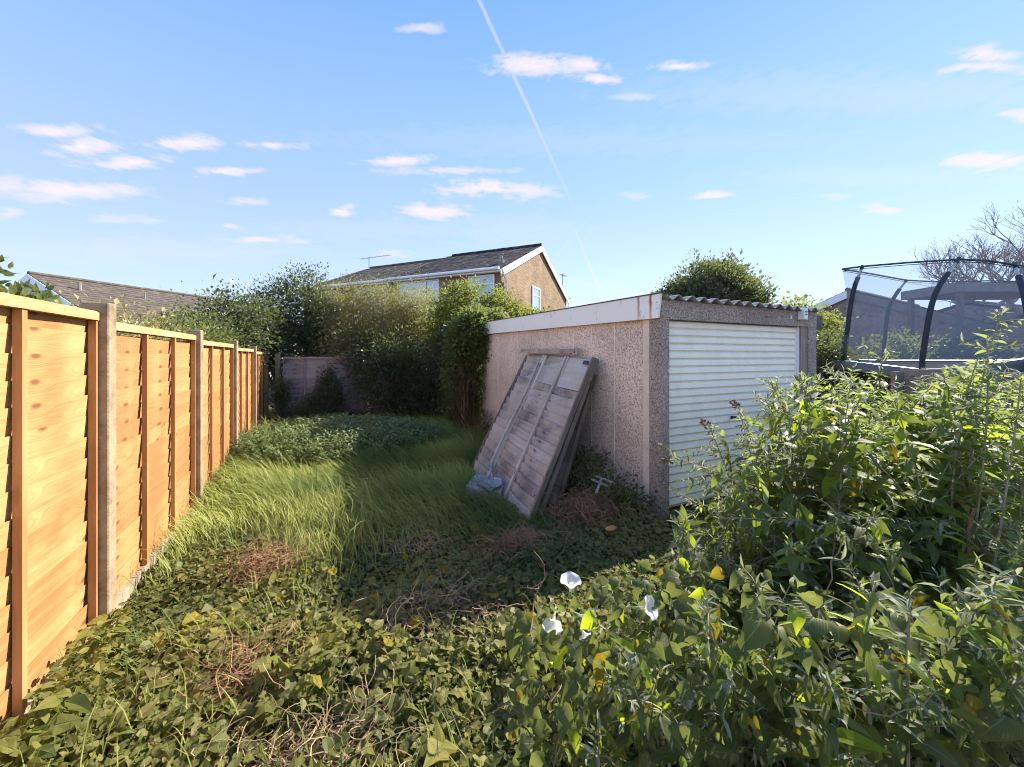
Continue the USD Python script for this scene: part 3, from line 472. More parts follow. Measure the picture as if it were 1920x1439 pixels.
def house(name, label, O, fd, gd, L, W, ze, zr, wallf, wallg, roofm, over=.30, g=None, tw=.33, verge=True, cat='house', below=-.2, vm=None):
    """Gabled house: O the near corner at ground, fd along the front, gd along the gable."""
    t = thing(name, label, cat)
    z = np.array([0, 0, 1.0]); H = W / 2; th = .25
    P = lambda a, b, h: O + fd * a + gd * b + z * h
    MB().add([P(0, 0, below), P(L, 0, below), P(L, 0, ze), P(0, 0, ze)], [(1, 0, 3, 2)]).build('front_wall', wallf, t)
    MB().add([P(0, W, below), P(L, W, below), P(L, W, ze), P(0, W, ze)], [(0, 1, 2, 3)]).build('back_wall', wallf, t)
    for a in (0, L):
        m = MB()
        q = [P(a, 0, below), P(a, W, below), P(a, W, ze), P(a, H, zr - .03), P(a, 0, ze)]
        m.add(q, [(0, 1, 2), (0, 2, 3), (0, 3, 4)] if a == 0 else [(0, 2, 1), (0, 3, 2), (0, 4, 3)])
        m.build('gable_wall', wallg, t)
    sl = np.array([H, zr - ze]); Ls = np.hypot(*sl); sl /= Ls
    m = MB()
    for s in (0, 1):
        up = (gd if s == 0 else -gd) * sl[0] + z * sl[1]
        o = P(-.06, 0 if s == 0 else W, ze + .06) - up * over
        du = fd
        dn = np.cross(du, up) if s == 0 else np.cross(up, du)
        if dn[2] < 0: dn = -dn
        m.add([o, o + du * (L + .12), o + du * (L + .12) + up * (Ls + over), o + up * (Ls + over)], [(0, 1, 2, 3)])
        tiles(m, o + dn * .004, du, up, L + .12, Ls + over - .02, dn, tw=tw, g=g)
    r = m.build('roof', roofm, t)
    m = MB()
    for k in range(int((L + .1) / .45)):
        a = P(-.06 + k * .45, H, zr + .085); m.tube([a, a + fd * .46 + z * g.normal(0, .004)], .085, 8)
    m.build('ridge_tile', roofm, r)
    if verge:
        for a, s in ((-.10, 1), (L + .06, -1)):
            for k in (0, 1):
                vb = MB()
                up = (gd if k == 0 else -gd) * sl[0] + z * sl[1]
                A = P(a, 0 if k == 0 else W, ze + .05) - up * over; B = P(a, H, zr + .05)
                dn = z * sl[0] - (gd if k == 0 else -gd) * sl[1]
                vb.add([A, A + fd * .04, B, B + fd * .04, A - dn * .26, A + fd * .04 - dn * .26, B - z * .26 * sl[0] ** -1, B + fd * .04 - z * .26 * sl[0] ** -1], [(0, 2, 6, 4), (1, 5, 7, 3), (0, 1, 3, 2), (4, 6, 7, 5), (0, 4, 5, 1)])
                vb.build('bargeboard', (vm or (m_whitef, m_whitef))[k], t)
    eb = MB().box((-.05, -over * sl[0] + .02, ze - .13), (L + .06, -over * sl[0] + .045, ze + .045), (O, fd, gd, z)).box((-.05, -over * sl[0] + .046, ze - .125), (L + .06, -.003, ze - .105), (O, fd, gd, z)).build('eaves_board', m_whitef, t)
    MB().tube([P(-.05, -over * sl[0] - .05, ze - .02), P(L + .05, -over * sl[0] - .05, ze - .02)], .055, 8).build('gutter', m_whitef, t)
    return t, P
def window(t, O, du, dn, a0, a1, z0, z1, bars=(), trans=(), fw=.055, blind=None, name='window'):
    """Framed window on a wall plane through O, du along, dn outwards: frame > panes, glazing bars."""
    z = np.array([0, 0, 1.0]); F = (O, du, dn, z)
    m = MB().box((a0, -.02, z0), (a0 + fw, .05, z1), F).box((a1 - fw, -.02, z0), (a1, .05, z1), F).box((a0 + fw, -.02, z0), (a1 - fw, .05, z0 + fw), F).box((a0 + fw, -.02, z1 - fw), (a1 - fw, .05, z1), F)
    for b in bars: m.box((b - .022, -.018, z0 + fw), (b + .022, .046, z1 - fw), F)
    for b in trans: m.box((a0 + fw, -.017, b - .03), (a1 - fw, .044, b + .03), F)
    p = m.build(name, m_whitef, t)
    MB().box((a0 + .02, .012, z0 + .02), (a1 - .02, .018, z1 - .02), F).build('pane', m_pane, p)
    MB().box((a0 - .06, .0, z0 - .05), (a1 + .06, .10, z0 - .001), F).build('sill', m_whitef, p)
    if blind: MB().box((a0 + .03, .003, blind), (a1 - .03, .006, z1 - .03), F).build('blind', m_blind, p)
    return p
hr = np.random.default_rng(31)
ang = math.atan2(GD[1], GD[0]); angf = math.atan2(FD[1], FD[0])
b_g = brick('buff_brick_gable', (.36, .235, .125), (.25, .15, .08), (.33, .28, .21), ang); b_f = brick('brown_brick_front', (.34, .19, .13), (.24, .13, .09), (.32, .26, .21), angf)
HW = 8.36
hs, P = house('brick_house', 'two-storey buff brick house with dark tiled roof and white bargeboard', C0, FD, GD, 5.2, HW, 4.85, 6.73, b_f, b_g, m_roofdark, g=hr)
window(hs, C0, FD, -GD, .28, 1.42, 3.55, 4.68, trans=(4.33,)); window(hs, C0, FD, -GD, 2.80, 4.95, 2.9, 4.70, bars=(3.45,), trans=(4.3,), blind=3.4)
window(hs, C0, GD, -FD, 3.06, 4.05, 3.2, 4.72, trans=(4.33,), blind=3.7, fw=.08)
MB().tube([P(-.16, -.30, 4.80), P(-.16, -.22, 4.70), P(-.07, .28, 4.42), P(-.07, .30, 4.3), P(-.07, .30, 0)], .038, 8).build('drainpipe', m_whitef, hs, smooth=40)
m = MB().tube([P(.42, .85, 5.15), P(.42, .85, 5.42)], [.17, .13], 8).tube([P(.42, .85, 5.42), P(.42, .85, 5.62)], .075, 8).tube([P(.42, .85, 5.62), P(.42, .85, 5.66)], .11, 8).build('roof_vent', m_tin, hs)
def aerial(t, base, h, d, els, L, name='television_aerial', mat=None):
    m = MB().tube([base, base + [0, 0, h]], .016, 5); a = base + [0, 0, h - .06]
    m.tube([a - np.array(d) * L * .3, a + np.array(d) * L * .7], .011, 4)
    s = np.cross(d, [0, 0, 1.0])
    for k in range(els):
        c = a + np.array(d) * L * (-.3 + k / (els - 1)); m.tube([c - s * .16, c + s * .16], .007, 3)
    return m.build(name, mat or m_metal, t)
aerial(hs, P(.15, HW - .3, 4.7), 1.5, GD, 5, .7); aerial(hs, P(.05, HW + .5, 4.2), .75, FD, 6, .5)
hn, PN = house('terraced_house', 'terraced house with lighter brown roof adjoining the brick house', C0 + FD * 5.24 + GD * .05, FD, GD, 5.6, HW, 4.83, 6.62, b_f, b_g, m_roofbrown, g=hr, verge=False)
window(hn, C0 + FD * 5.24 + GD * .05, FD, -GD, .35, 2.2, 3.2, 4.65, bars=(1.0,), trans=(4.25,)); window(hn, C0 + FD * 5.24 + GD * .05, FD, -GD, 3.2, 4.6, 3.4, 4.65, trans=(4.25,))
aerial(hn, PN(5.4, 4.1, 6.6), .75, -FD, 12, 2.2)
# bungalows
def from_ridge(A, B, W, drop):
    """Ground corner and axes for a house whose ridge runs from A to B, near slope towards the camera."""
    fd = norm((B - A) * [1, 1, 0]); gd = np.array([-fd[1], fd[0], 0])
    return A * [1, 1, 0] - gd * W / 2, fd, gd, np.linalg.norm((B - A)[:2])
RA, RB = np.array([-10.49, 22.89, 4.83]), np.array([-4.2, 30.0, 4.83])
fd = norm((RB - RA) * [1, 1, 0]); gd = np.array([-fd[1], fd[0], 0])
render = plain('cream_render', (.55, .5, .42), .9, var=.12)
O = RA * [1, 1, 0] - gd * 3.9
h2, _ = house('bungalow', 'bungalow with weathered brown tiled roof and white verge beyond the left fence', O, fd, gd, 11.0, 7.8, 2.95, 4.83, render, render, m_roofbrown, g=hr)
up = norm(gd * 3.9 + np.array([0, 0, 1.88])); bp = O + fd * .9 + np.array([0, 0, 2.95]) + up * 3.0
MB().tube([bp, bp + [0, 0, .42]], .055, 6).build('vent_pipe', m_tin, h2)
bp = O + fd * 3.2 + np.array([0, 0, 2.95]) + up * 2.9
MB().tube([bp, bp + [0, 0, .4]], .03, 6).build('vent_pipe', m_tin, h2)
RA, RB = pt(1590, 548, 15), pt(1740, 581, 20.8); fd = norm((RB - RA) * [1, 1, 0]); gd = np.array([-fd[1], fd[0], 0])
if gd @ (pt(1500, 582, 13) - RA) > 0: gd = -gd
house('bungalow', 'bungalow with brown roof and pale verge seen behind the trampoline netting', RA * [1, 1, 0] - gd * 3.6, fd, gd, 9.0, 7.2, 2.45, 4.0, render, m_hung, m_roofbrown, g=hr, vm=(m_whitef, m_slab))
A = pt(1810, 570, 15) * [1, 1, 0]; fd = norm(FW * .35 + RT * .94); gd = np.array([-fd[1], fd[0], 0])
house('bungalow', 'low house with grey brown roof at the far right behind the trampoline', A - gd * 3.4, fd, gd, 9, 6.8, 2.5, 3.55, render, m_hung, m_roofbrown, g=hr, verge=False)
A = pt(1975, 575, 9.5) * [1, 1, 0]; fd = norm(FW * .25 + RT * .97); gd = np.array([-fd[1], fd[0], 0])
house('outbuilding', 'red-brown tiled outbuilding at the right edge behind the trampoline', A - gd * 2.0 - fd * .3, fd, gd, 5, 4.0, 1.55, 2.75, render, b_f, m_roofred, g=hr, verge=False, cat='outbuilding')

# ------------------------------------------------------------------ right boundary: board fence, trampoline
t = thing('board_fence', 'low grey fence of wide horizontal boards below the trampoline', 'fence')
A, B = pt(1690, 720, 4.9), pt(2080, 720, 3.1); d = norm((B - A) * [1, 1, 0]); n = np.array([-d[1], d[0], 0]); L = np.linalg.norm((B - A)[:2]); A = A * [1, 1, 0]
if n @ FW > 0: n = -n
for i in range(6):
    z1 = 1.44 - i * .205
    MB().box((0, -.012 + .004 * (i % 2), z1 - .198), (L, .014 + .004 * (i % 2), z1), (A, d, n, np.array([0, 0, 1.0]))).build('board', m_sleeper, t)
for k in range(4): MB().box((L * k / 3 - .04, -.09, -.1), (L * k / 3 + .04, -.014, 1.40), (A, d, n, np.array([0, 0, 1.0]))).build('fence_post', m_sleeper, t)

t = thing('trampoline', 'round trampoline with black padded poles and a net enclosure', 'trampoline')
def polyline(*a): return np.array([pt(*q) for q in a])
poles = [[(1583, 682, 6.9), (1590, 610, 6.85), (1598, 556, 6.8), (1607, 525, 6.75), (1617, 500, 6.7)], [(1655, 672, 8.4), (1662, 605, 8.35), (1668, 575, 8.3), (1683, 548, 8.2), (1700, 526, 8.1)],
         [(1727, 690, 5.85), (1739, 610, 5.85), (1752, 556, 5.87), (1772, 520, 5.95), (1796, 487, 6.05)], [(1934, 682, 5.15), (1930, 610, 5.2), (1921, 556, 5.4), (1912, 525, 5.6), (1903, 497, 5.8)],
         [(2040, 670, 8.2), (2030, 600, 8.2), (2015, 560, 8.15), (1990, 530, 8.1)]]
for p in poles:
    q = polyline(*p); tt = np.linspace(0, 1, 22); base = np.linspace(0, 1, len(q))
    from scipy.interpolate import make_interp_spline
    c = make_interp_spline(base, q, 3)(tt); c[0, 2] -= .35
    pl = MB().tube(c, .021, 8).build('pole', m_steel, t, smooth=50)
    MB().tube(c[:int(22 * .86)], .036, 8).build('foam_sleeve', m_foam, pl, smooth=50)
    MB().tube([c[-2], c[-1] + (c[-1] - c[-2]) * .4], .027, 8).build('cap', m_slot, pl, smooth=50)
ring = polyline((1580, 505, 6.9), (1617, 500, 6.6), (1700, 493, 6.35), (1797, 487, 6.05), (1850, 489, 5.9), (1903, 497, 5.75), (1990, 505, 6.0), (2040, 515, 7.0), (1990, 530, 8.1), (1850, 527, 8.3), (1760, 529, 8.2), (1700, 526, 8.1), (1640, 515, 7.6), (1580, 505, 6.9))
MB().tube(ring, .016, 6).build('top_rail', m_metal, t, smooth=50)
MB().tube(ring - [0, 0, .035], .006, 4).build('net_cord', m_slot, t)
rim = polyline((1532, 676, 7.0), (1585, 681, 6.6), (1655, 689, 6.2), (1727, 697, 5.85), (1830, 692, 5.45), (1934, 676, 5.2), (2060, 668, 5.8), (2100, 666, 7.2), (2040, 672, 8.2), (1850, 678, 8.6), (1655, 678, 8.4), (1560, 676, 7.7), (1532, 676, 7.0))
tt = np.linspace(0, 1, 73); rimc = make_interp_spline(np.linspace(0, 1, len(rim)), rim, 1)(tt)
ctr = rimc[:-1].mean(0)
inn = norm((ctr - rimc) * [1, 1, 0])
padP = np.stack([rimc - [0, 0, .11], rimc, rimc + inn * .03 + [0, 0, .03], rimc + inn * .16 + [0, 0, .035], rimc + inn * .26 + [0, 0, .015]], 1)
MB().grid(padP).grid((padP - inn[:, None] * .004 - [0, 0, .004])[:, ::-1]).build('rim_pad', m_pad, t, smooth=40)
bed = np.vstack([rimc[:-1] + inn[:-1] * .22 + [0, 0, -.01], [ctr + [0, 0, -.03]]]); nb = len(bed) - 1
MB().add(bed, [(k, (k + 1) % nb, nb) for k in range(nb)]).build('jumping_mat', m_mat, t)
# net walls hang from the cord to the rim
rp = ring - [0, 0, .035]; sr = np.concatenate([[0], np.cumsum(np.linalg.norm(np.diff(rp, axis=0), axis=1))]); sr /= sr[-1]
topc = np.array([[np.interp(a, sr, rp[:, k]) for k in range(3)] for a in np.linspace(0, 1, 73)])
angt = np.unwrap(np.arctan2(topc[:, 1] - ctr[1], topc[:, 0] - ctr[0])); angr = np.unwrap(np.arctan2(rimc[:, 1] - ctr[1], rimc[:, 0] - ctr[0]))
lowc = []
for a in angt:
    dif = (angr - a + math.pi) % (2 * math.pi) - math.pi; lowc.append(rimc[np.argmin(np.abs(dif))])
lowc = np.array(lowc) + norm((ctr - np.array(lowc)) * [1, 1, 0]) * .2 + [0, 0, .02]
s_ = np.linspace(0, 1, 7)[None, :, None]
net = lowc[:, None] * (1 - s_) + topc[:, None] * s_ + norm((ctr - lowc) * [1, 1, 0])[:, None] * (.14 * np.sin(s_ * math.pi))
MB().grid(net).build('net', m_net, t, smooth=True)
for px, d in ((1540, 7.0), (1731, 5.83), (1900, 5.3)):
    a = pt(px, 690, d); MB().tube([a, a * [1, 1, 0] + [0, 0, .5]], .03, 8).build('leg', m_steel, t, smooth=50)
for k in range(4):
    a = pt(1537 + k * 7, 684, 6.95 - k * .06); MB().bar(a, a * [1, 1, 0] + [0, 0, .55], .02, .02, up=(0, 1, 0)).build('skirt_rib', m_pad, t)

t = thing('pergola', 'dark flat-topped pergola behind the trampoline at the right edge', 'pergola')
F4 = (pt(1800, 547, 10.5) , RT, -FW, np.array([0, 0, 1.0]))
MB().box((0, -1.6, 0), (3.2, 0, .25), F4).build('roof', m_slab, t)
for a, b in ((.05, -.15), (.05, -1.45), (2.6, -.15)): MB().box((a, b, -3.0), (a + .11, b + .11, -.002), F4).build('post', m_dark, t)
t = thing('garden_wall', 'low grey block wall with a pale coping behind the trampoline', 'wall')
A, B = pt(1590, 655, 10.5), pt(2000, 650, 9.5); d = norm((B - A) * [1, 1, 0]); n = np.cross([0, 0, 1.0], d); L = np.linalg.norm((B - A)[:2]); A = A * [1, 1, 0]
MB().box((0, -.1, 0), (L, .1, 1.66), (A, d, n, np.array([0, 0, 1.0]))).build('blockwork', m_conc, t)
MB().box((-.03, -.15, 1.662), (L + .03, .15, 1.72), (A, d, n, np.array([0, 0, 1.0]))).build('coping', m_conc_pale, t)
# ------------------------------------------------------------------ leaves and stems
def tpl(kind):
    """Leaf shapes of unit length: x across, y from the stalk to the tip, z up; faces; uv (x across -.5...5, y along)."""
    if kind == 'lance':      # long pointed leaf, folded along the midrib and drooping
        y = np.array([0, .12, .32, .55, .78, 1.0]); w = np.array([.01, .085, .135, .125, .075, .004]); zz = -.26 * y ** 2
        fold = .35
    elif kind == 'lance_s':
        y = np.array([0, .35, .7, 1.0]); w = np.array([.01, .13, .10, .004]); zz = -.2 * y ** 2; fold = .4
    elif kind == 'ovate':
        y = np.array([0, .14, .38, .66, 1.0]); w = np.array([.02, .22, .29, .20, .005]); zz = -.22 * y ** 2; fold = .22
    elif kind == 'heart':
        y = np.array([-.14, 0, .2, .5, .78, 1.0]); w = np.array([.20, .36, .37, .25, .10, .005]); zz = np.array([-.05, 0, .02, -.05, -.17, -.34]); fold = .30
    elif kind == 'lobed':    # ivy
        y = np.array([0, .16, .36, .5, .66, 1.0]); w = np.array([.10, .46, .26, .36, .17, .004]); zz = np.array([0, -.02, .0, -.04, -.06, -.16]); fold = .10
    elif kind == 'round':
        y = np.array([0, .2, .55, .85, 1.0]); w = np.array([.03, .34, .42, .28, .02]); zz = -.16 * y ** 2; fold = .2
    elif kind == 'tiny':
        v = np.array([(0, 0, 0), (-.22, .5, .06), (.22, .5, .06), (0, 1, -.1)], float)
        return v, np.array([(0, 2, 3), (0, 3, 1)]), np.c_[v[:, 0] * 1.6, v[:, 1]]
    elif kind == 'blade':    # grass
        y = np.array([0, .35, .7, 1.0]); w = np.array([.5, .42, .28, .03]); zz = -.0 * y
        v = np.concatenate([np.c_[-w, y, zz], np.c_[w, y, zz]]); n = len(y)
        f = [(i, n + i, n + i + 1) for i in range(n - 1)] + [(i, n + i + 1, i + 1) for i in range(n - 1)]
        return v, np.array(f), np.c_[v[:, 0], v[:, 1]]
    n = len(y)
    v = np.concatenate([np.c_[-w, y, zz + w * fold], np.c_[0 * y, y, zz], np.c_[w, y, zz + w * fold]])
    if kind == 'heart': v[n, 1] = .0   # notch at the stalk
    f = []
    for i in range(n - 1):
        for a, b in ((0, 1), (1, 2)):
            p, q, r, s = a * n + i, b * n + i, b * n + i + 1, a * n + i + 1
            f += [(p, q, r), (p, r, s)]
    uv = np.c_[np.sign(v[:, 0]) * .5, v[:, 1]]; uv[np.abs(v[:, 0]) < 1e-9, 0] = 0
    return v, np.array(f), uv
TPL = {k: tpl(k) for k in ('lance', 'lance_s', 'ovate', 'heart', 'lobed', 'round', 'tiny', 'blade')}
def scatter(mb, kind, P, D, N, S, W=None, bend=None, g=None):
    """One leaf per row: P stalk point, D towards the tip, N upper side, S length, W width factor, bend extra droop."""
    v, f, uv = TPL[kind]; n = len(P)
    if n == 0: return mb
    D = norm(D); X = norm(np.cross(D, N)); Z = np.cross(X, D)
    S = np.broadcast_to(S, (n,)); W = np.ones(n) if W is None else np.broadcast_to(W, (n,))
    b = np.zeros(n) if bend is None else np.broadcast_to(bend, (n,))
    x = v[None, :, 0] * W[:, None]; y = np.broadcast_to(v[None, :, 1], x.shape); z = v[None, :, 2] - b[:, None] * v[None, :, 1] ** 2
    if g is not None:     # every leaf its own curl and twist
        cu = g.normal(0, .25, n)[:, None]; tw = g.normal(0, .5, n)[:, None]
        ph = g.random(n)[:, None] * 6.28; z = z + cu * x * x * 1.6 + tw * x * y * .9 + np.sin(y * 9 + ph) * np.abs(x) * .16
    V = P[:, None] + S[:, None, None] * (x[..., None] * X[:, None] + y[..., None] * D[:, None] + z[..., None] * Z[:, None])
    F = f[None] + (np.arange(n) * len(v))[:, None, None]
    return mb.add(V.reshape(-1, 3), F.reshape(-1, 3), np.tile(uv, (n, 1)))
def rdir(g, n): return norm(g.normal(size=(n, 3)))

L_ivy = leaf('ivy_leaves', [(0.105, 0.114, 0.028), (0.193, 0.190, 0.043), (0.294, 0.258, 0.058), (0.470, 0.315, 0.071)], under=(.10, .13, .06), vein=(.10, .15, .05), patch=(.12, .13, .03), rough=.38)
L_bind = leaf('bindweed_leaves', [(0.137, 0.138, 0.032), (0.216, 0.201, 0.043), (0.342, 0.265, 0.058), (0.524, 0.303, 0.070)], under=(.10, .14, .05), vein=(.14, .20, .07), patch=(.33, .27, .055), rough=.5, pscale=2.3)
L_weed = leaf('low_weed_leaves', [(0.187, 0.169, 0.054), (0.312, 0.258, 0.075), (0.501, 0.328, 0.094), (0.600, 0.339, 0.114)], under=(.08, .11, .05), patch=(.035, .075, .025), rough=.5, pscale=.9)
L_grass = leaf('grass_blades', [(0.336, 0.355, 0.091), (0.535, 0.481, 0.129), (0.600, 0.593, 0.161), (0.600, 0.600, 0.273), (0.600, 0.600, 0.457)], patch=(.05, .11, .028), rough=.45, tw=.35, pscale=1.0, spec=.12)
L_nettle = leaf('nettle_leaves', [(0.213, 0.289, 0.116), (0.339, 0.419, 0.153), (0.508, 0.543, 0.199)], under=(.12, .16, .09), rough=.5, patch=(.10, .14, .05), pscale=2.0)
L_dark = leaf('dark_evergreen_leaves', [(0.088, 0.105, 0.058), (0.158, 0.164, 0.090), (0.268, 0.238, 0.129), (0.449, 0.331, 0.177)], rough=.32, spec=.5, patch=(.02, .04, .014), tw=.22)
L_mid = leaf('mid_green_shrub_leaves', [(0.077, 0.096, 0.029), (0.137, 0.147, 0.041), (0.222, 0.191, 0.058)], rough=.4, patch=(.09, .10, .025), tw=.3)
L_pale = leaf('yellowish_shrub_leaves', [(0.482, 0.352, 0.173), (0.600, 0.542, 0.255), (0.600, 0.600, 0.399), (0.600, 0.600, 0.569)], rough=.5, patch=(.10, .085, .035), tw=.35, pscale=1.2)
L_gold = leaf('yellow_green_climber_leaves', [(0.215, 0.222, 0.024), (0.395, 0.333, 0.034), (0.600, 0.402, 0.042), (0.600, 0.360, 0.042)], rough=.45, patch=(.09, .12, .02), tw=.4, pscale=2.0)
L_bay = leaf('grey_green_tree_leaves', [(0.062, 0.068, 0.065), (0.105, 0.106, 0.097), (0.167, 0.158, 0.134)], under=(.10, .12, .08), rough=.42, patch=(.05, .055, .03), tw=.25)
L_brown = leaf('withered_brown_leaves', [(0.112, 0.053, 0.028), (0.208, 0.105, 0.049), (0.320, 0.180, 0.084)], rough=.7, patch=(.12, .05, .035), tw=.2)
L_bud = leaf('buddleia_leaves', [(0.093, 0.105, 0.039), (0.159, 0.161, 0.057), (0.243, 0.216, 0.072), (0.355, 0.266, 0.098)], under=(.30, .33, .24), vein=(.17, .21, .10), trans=(.42, .55, .05), rough=.45, tw=.42, patch=(.12, .15, .04), pscale=2.0)
L_silver = leaf('silvery_young_leaves', [(.26, .29, .20), (.36, .39, .29), (.46, .48, .37)], under=(.42, .44, .36), vein=(.30, .33, .22), trans=(.5, .55, .25), rough=.6, tw=.3)
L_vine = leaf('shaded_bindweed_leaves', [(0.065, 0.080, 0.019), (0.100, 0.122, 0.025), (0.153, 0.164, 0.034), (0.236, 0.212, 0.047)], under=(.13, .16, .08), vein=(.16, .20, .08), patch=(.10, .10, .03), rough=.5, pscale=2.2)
L_yellow = leaf('yellowing_leaves', [(.30, .22, .02), (.38, .27, .03), (.42, .25, .03)], vein=(.06, .085, .015), trans=(.6, .42, .02), rough=.45, tw=.35, patch=(.22, .20, .03), pscale=9)
L_lime = leaf('lime_leaves', [(.14, .22, .02), (.20, .28, .025), (.26, .32, .03)], vein=(.26, .32, .06), trans=(.65, .78, .03), rough=.42, tw=.55)
m_petal = M('white_petal', {'p': ('principled_bsdf', {'base_color': (.74, .73, .68), 'roughness': .6}), 't': ('translucent_bsdf', {'color': (.75, .75, .68)}), 'm': ('mix_closure', {'fac': .4})}, [('p.BSDF', 'm.closure1'), ('t.BSDF', 'm.closure2')], surface='m.closure')
m_calyx = plain('pale_green_calyx', (.22, .30, .10), .5)
m_spikepale = plain('pale_seed_spike', (.42, .40, .22), .8, var=.25, scale=30)
m_spikebrown = plain('brown_seed_spike', (.20, .13, .07), .85, var=.3, scale=30)

def crown(mb, kind, blobs, n, size, g, clump=.16, per=26, up=.35, shell=.55, wid=1.0, rough=.25, drop=0.0):
    """Leaf clumps through the volume of ellipsoids (cx, cy, cz, rx, ry, rz); returns the clump centres."""
    B = np.array(blobs, float); vol = (B[:, 3] * B[:, 4] + B[:, 4] * B[:, 5] + B[:, 3] * B[:, 5]); k = max(1, n // per)
    w = g.choice(len(B), k, p=vol / vol.sum()); d = rdir(g, k); r = shell + (1 - shell) * g.random(k) ** .6
    out = 1 + rough * 2 * (meshkit.fbm(d * 1.7 + w[:, None] * 9.1, 3, 5) - .5) + .10 * g.normal(size=k)
    C = B[w, :3] + d * B[w, 3:] * (r * out)[:, None]
    q = np.repeat(np.arange(k), per); m = len(q)
    off = g.normal(size=(m, 3)) * clump * np.array([1, 1, .8])
    P = C[q] + off - [0, 0, drop * 0]
    D = norm(d[q] * .6 + norm(off) * .7 + rdir(g, m) * .7 + [0, 0, up * .4 - drop]); N = norm(rdir(g, m) * .75 + [0, 0, .55] + d[q] * .4 + SUN * .75)
    scatter(mb, kind, P, D, N, size * np.exp(g.normal(0, .28, m)), wid, g=g if kind != 'tiny' else None)
    return C
def limbs(mb, base, C, g, r0=.05, n=10, r1=.006):
    """Tapered limbs from the base towards some clump centres."""
    for c in C[g.choice(len(C), min(n, len(C)), replace=False)]:
        b = np.asarray(base, float) + np.r_[g.normal(0, .05, 2), 0]; t = np.linspace(0, 1, 7)[:, None]
        mid = b + (c - b) * [.35, .35, .55] + g.normal(0, .06, 3)
        mb.tube((1 - t) ** 2 * b + 2 * t * (1 - t) * mid + t * t * c, r0 + (r1 - r0) * t[:, 0] ** .7, 5)
    return mb
def shrub(name, label, cat, blobs, n, size, mat, seed, kind='ovate', base=None, stem=m_bark, r0=.05, nl=12, group=None, **k):
    g = np.random.default_rng(seed); t = thing(name, label, cat, group=group)
    mb = MB(); C = crown(mb, kind, blobs, n, size, g, **k); mb.build('crown', mat, t)
    b = np.array(blobs, float)
    if base is None: base = (b[:, 0].mean(), b[:, 1].mean(), float(ground_z(b[:, 0].mean(), b[:, 1].mean())) - .05)
    limbs(MB(), base, C, g, r0, nl).build('trunk', stem, t, smooth=40)
    return t, C, g

# ------------------------------------------------------------------ background planting
shrub('laurel', 'glossy green shrub behind the fence at the left edge', 'shrub', [(-1.90, 3.40, 1.72, .28, .30, .42), (-1.72, 3.62, 1.72, .22, .28, .30), (-2.1, 3.2, 1.85, .3, .3, .45)], 5200, .052, L_mid, 41, kind='ovate', nl=8, clump=.08)
shrub('hedge_shrub', 'low yellow-green hedge shrub behind the second fence panel', 'shrub', [(-1.85, 4.9, 1.58, .35, .8, .24), (-1.9, 6.0, 1.64, .4, .7, .26)], 8000, .045, L_pale, 42, kind='tiny', wid=1.4)
shrub('hedge_shrub', 'darker hedge shrub with brown stems behind the third fence panel', 'shrub', [(-1.9, 7.3, 1.68, .45, .8, .30), (-2.0, 8.6, 1.75, .55, .8, .5)], 11000, .05, L_mid, 43, kind='tiny', wid=1.4)
shrub('evergreen_shrub', 'tall dark evergreen shrub rising behind the corner of the fences', 'shrub', [(-1.75, 10.4, 2.05, .9, .9, .85), (-1.0, 11.6, 2.4, .85, .8, 1.05), (-.35, 12.0, 2.75, .75, .8, 1.1), (-.9, 11.7, 1.7, 1.1, .8, .8), (.2, 12.0, 2.2, .7, .7, 1.0)], 36000, .062, L_dark, 44, kind='tiny', wid=1.5, clump=.15, rough=.35)
shrub('pale_shrub', 'tall loose yellowish shrub in front of the terraced house', 'shrub', [(.85, 11.3, 2.35, .8, .6, 1.2), (1.65, 11.0, 2.4, .8, .6, 1.15), (2.45, 10.7, 2.2, .75, .6, 1.0), (1.5, 10.6, 1.9, 1.2, .5, .6)], 40000, .060, L_pale, 45, kind='tiny', wid=1.0, clump=.17, stem=m_stempale, nl=40, r0=.022, rough=.4, shell=.3)
shrub('wispy_shrub', 'wispy grey-green shrub with upright sprays before the white windows', 'shrub', [(2.75, 12.0, 2.9, .4, .4, 1.2), (2.2, 12.1, 2.8, .45, .4, 1.0), (3.4, 11.9, 2.5, .55, .4, .95)], 7000, .05, L_pale, 46, kind='tiny', wid=.7, clump=.16, stem=m_stempale, nl=26, r0=.014, shell=.2, per=14)
shrub('shaded_shrub', 'dense shaded shrub hanging over the back fence', 'shrub', [(1.45, 9.9, 1.05, .6, .55, .8), (1.9, 9.6, 1.05, .8, .6, .85), (2.55, 9.3, 1.0, .6, .6, .85), (1.5, 10.0, 1.55, .7, .5, .4), (.95, 10.4, 1.5, .3, .25, .35), (2.3, 9.2, .5, .9, .6, .5)], 30000, .06, L_dark, 47, kind='tiny', wid=1.4, clump=.15, rough=.35)
shrub('dark_weed', 'tall dark weed at the left post of the back fence', 'plant', [(-.72, 10.25, .45, .12, .15, .5), (-.78, 10.3, .9, .1, .12, .3)], 1500, .06, L_dark, 48, kind='tiny', clump=.07, nl=8, r0=.012, wid=1.2)
shrub('cone_shrub', 'small pointed dark shrub against the back fence', 'shrub', [(.12, 10.2, .45, .42, .3, .45), (.2, 10.2, .85, .2, .2, .4), (-.2, 10.2, .3, .35, .3, .3), (.22, 10.2, 1.12, .1, .1, .2)], 6500, .05, L_dark, 49, kind='tiny', clump=.07, nl=8, r0=.014, wid=1.2)
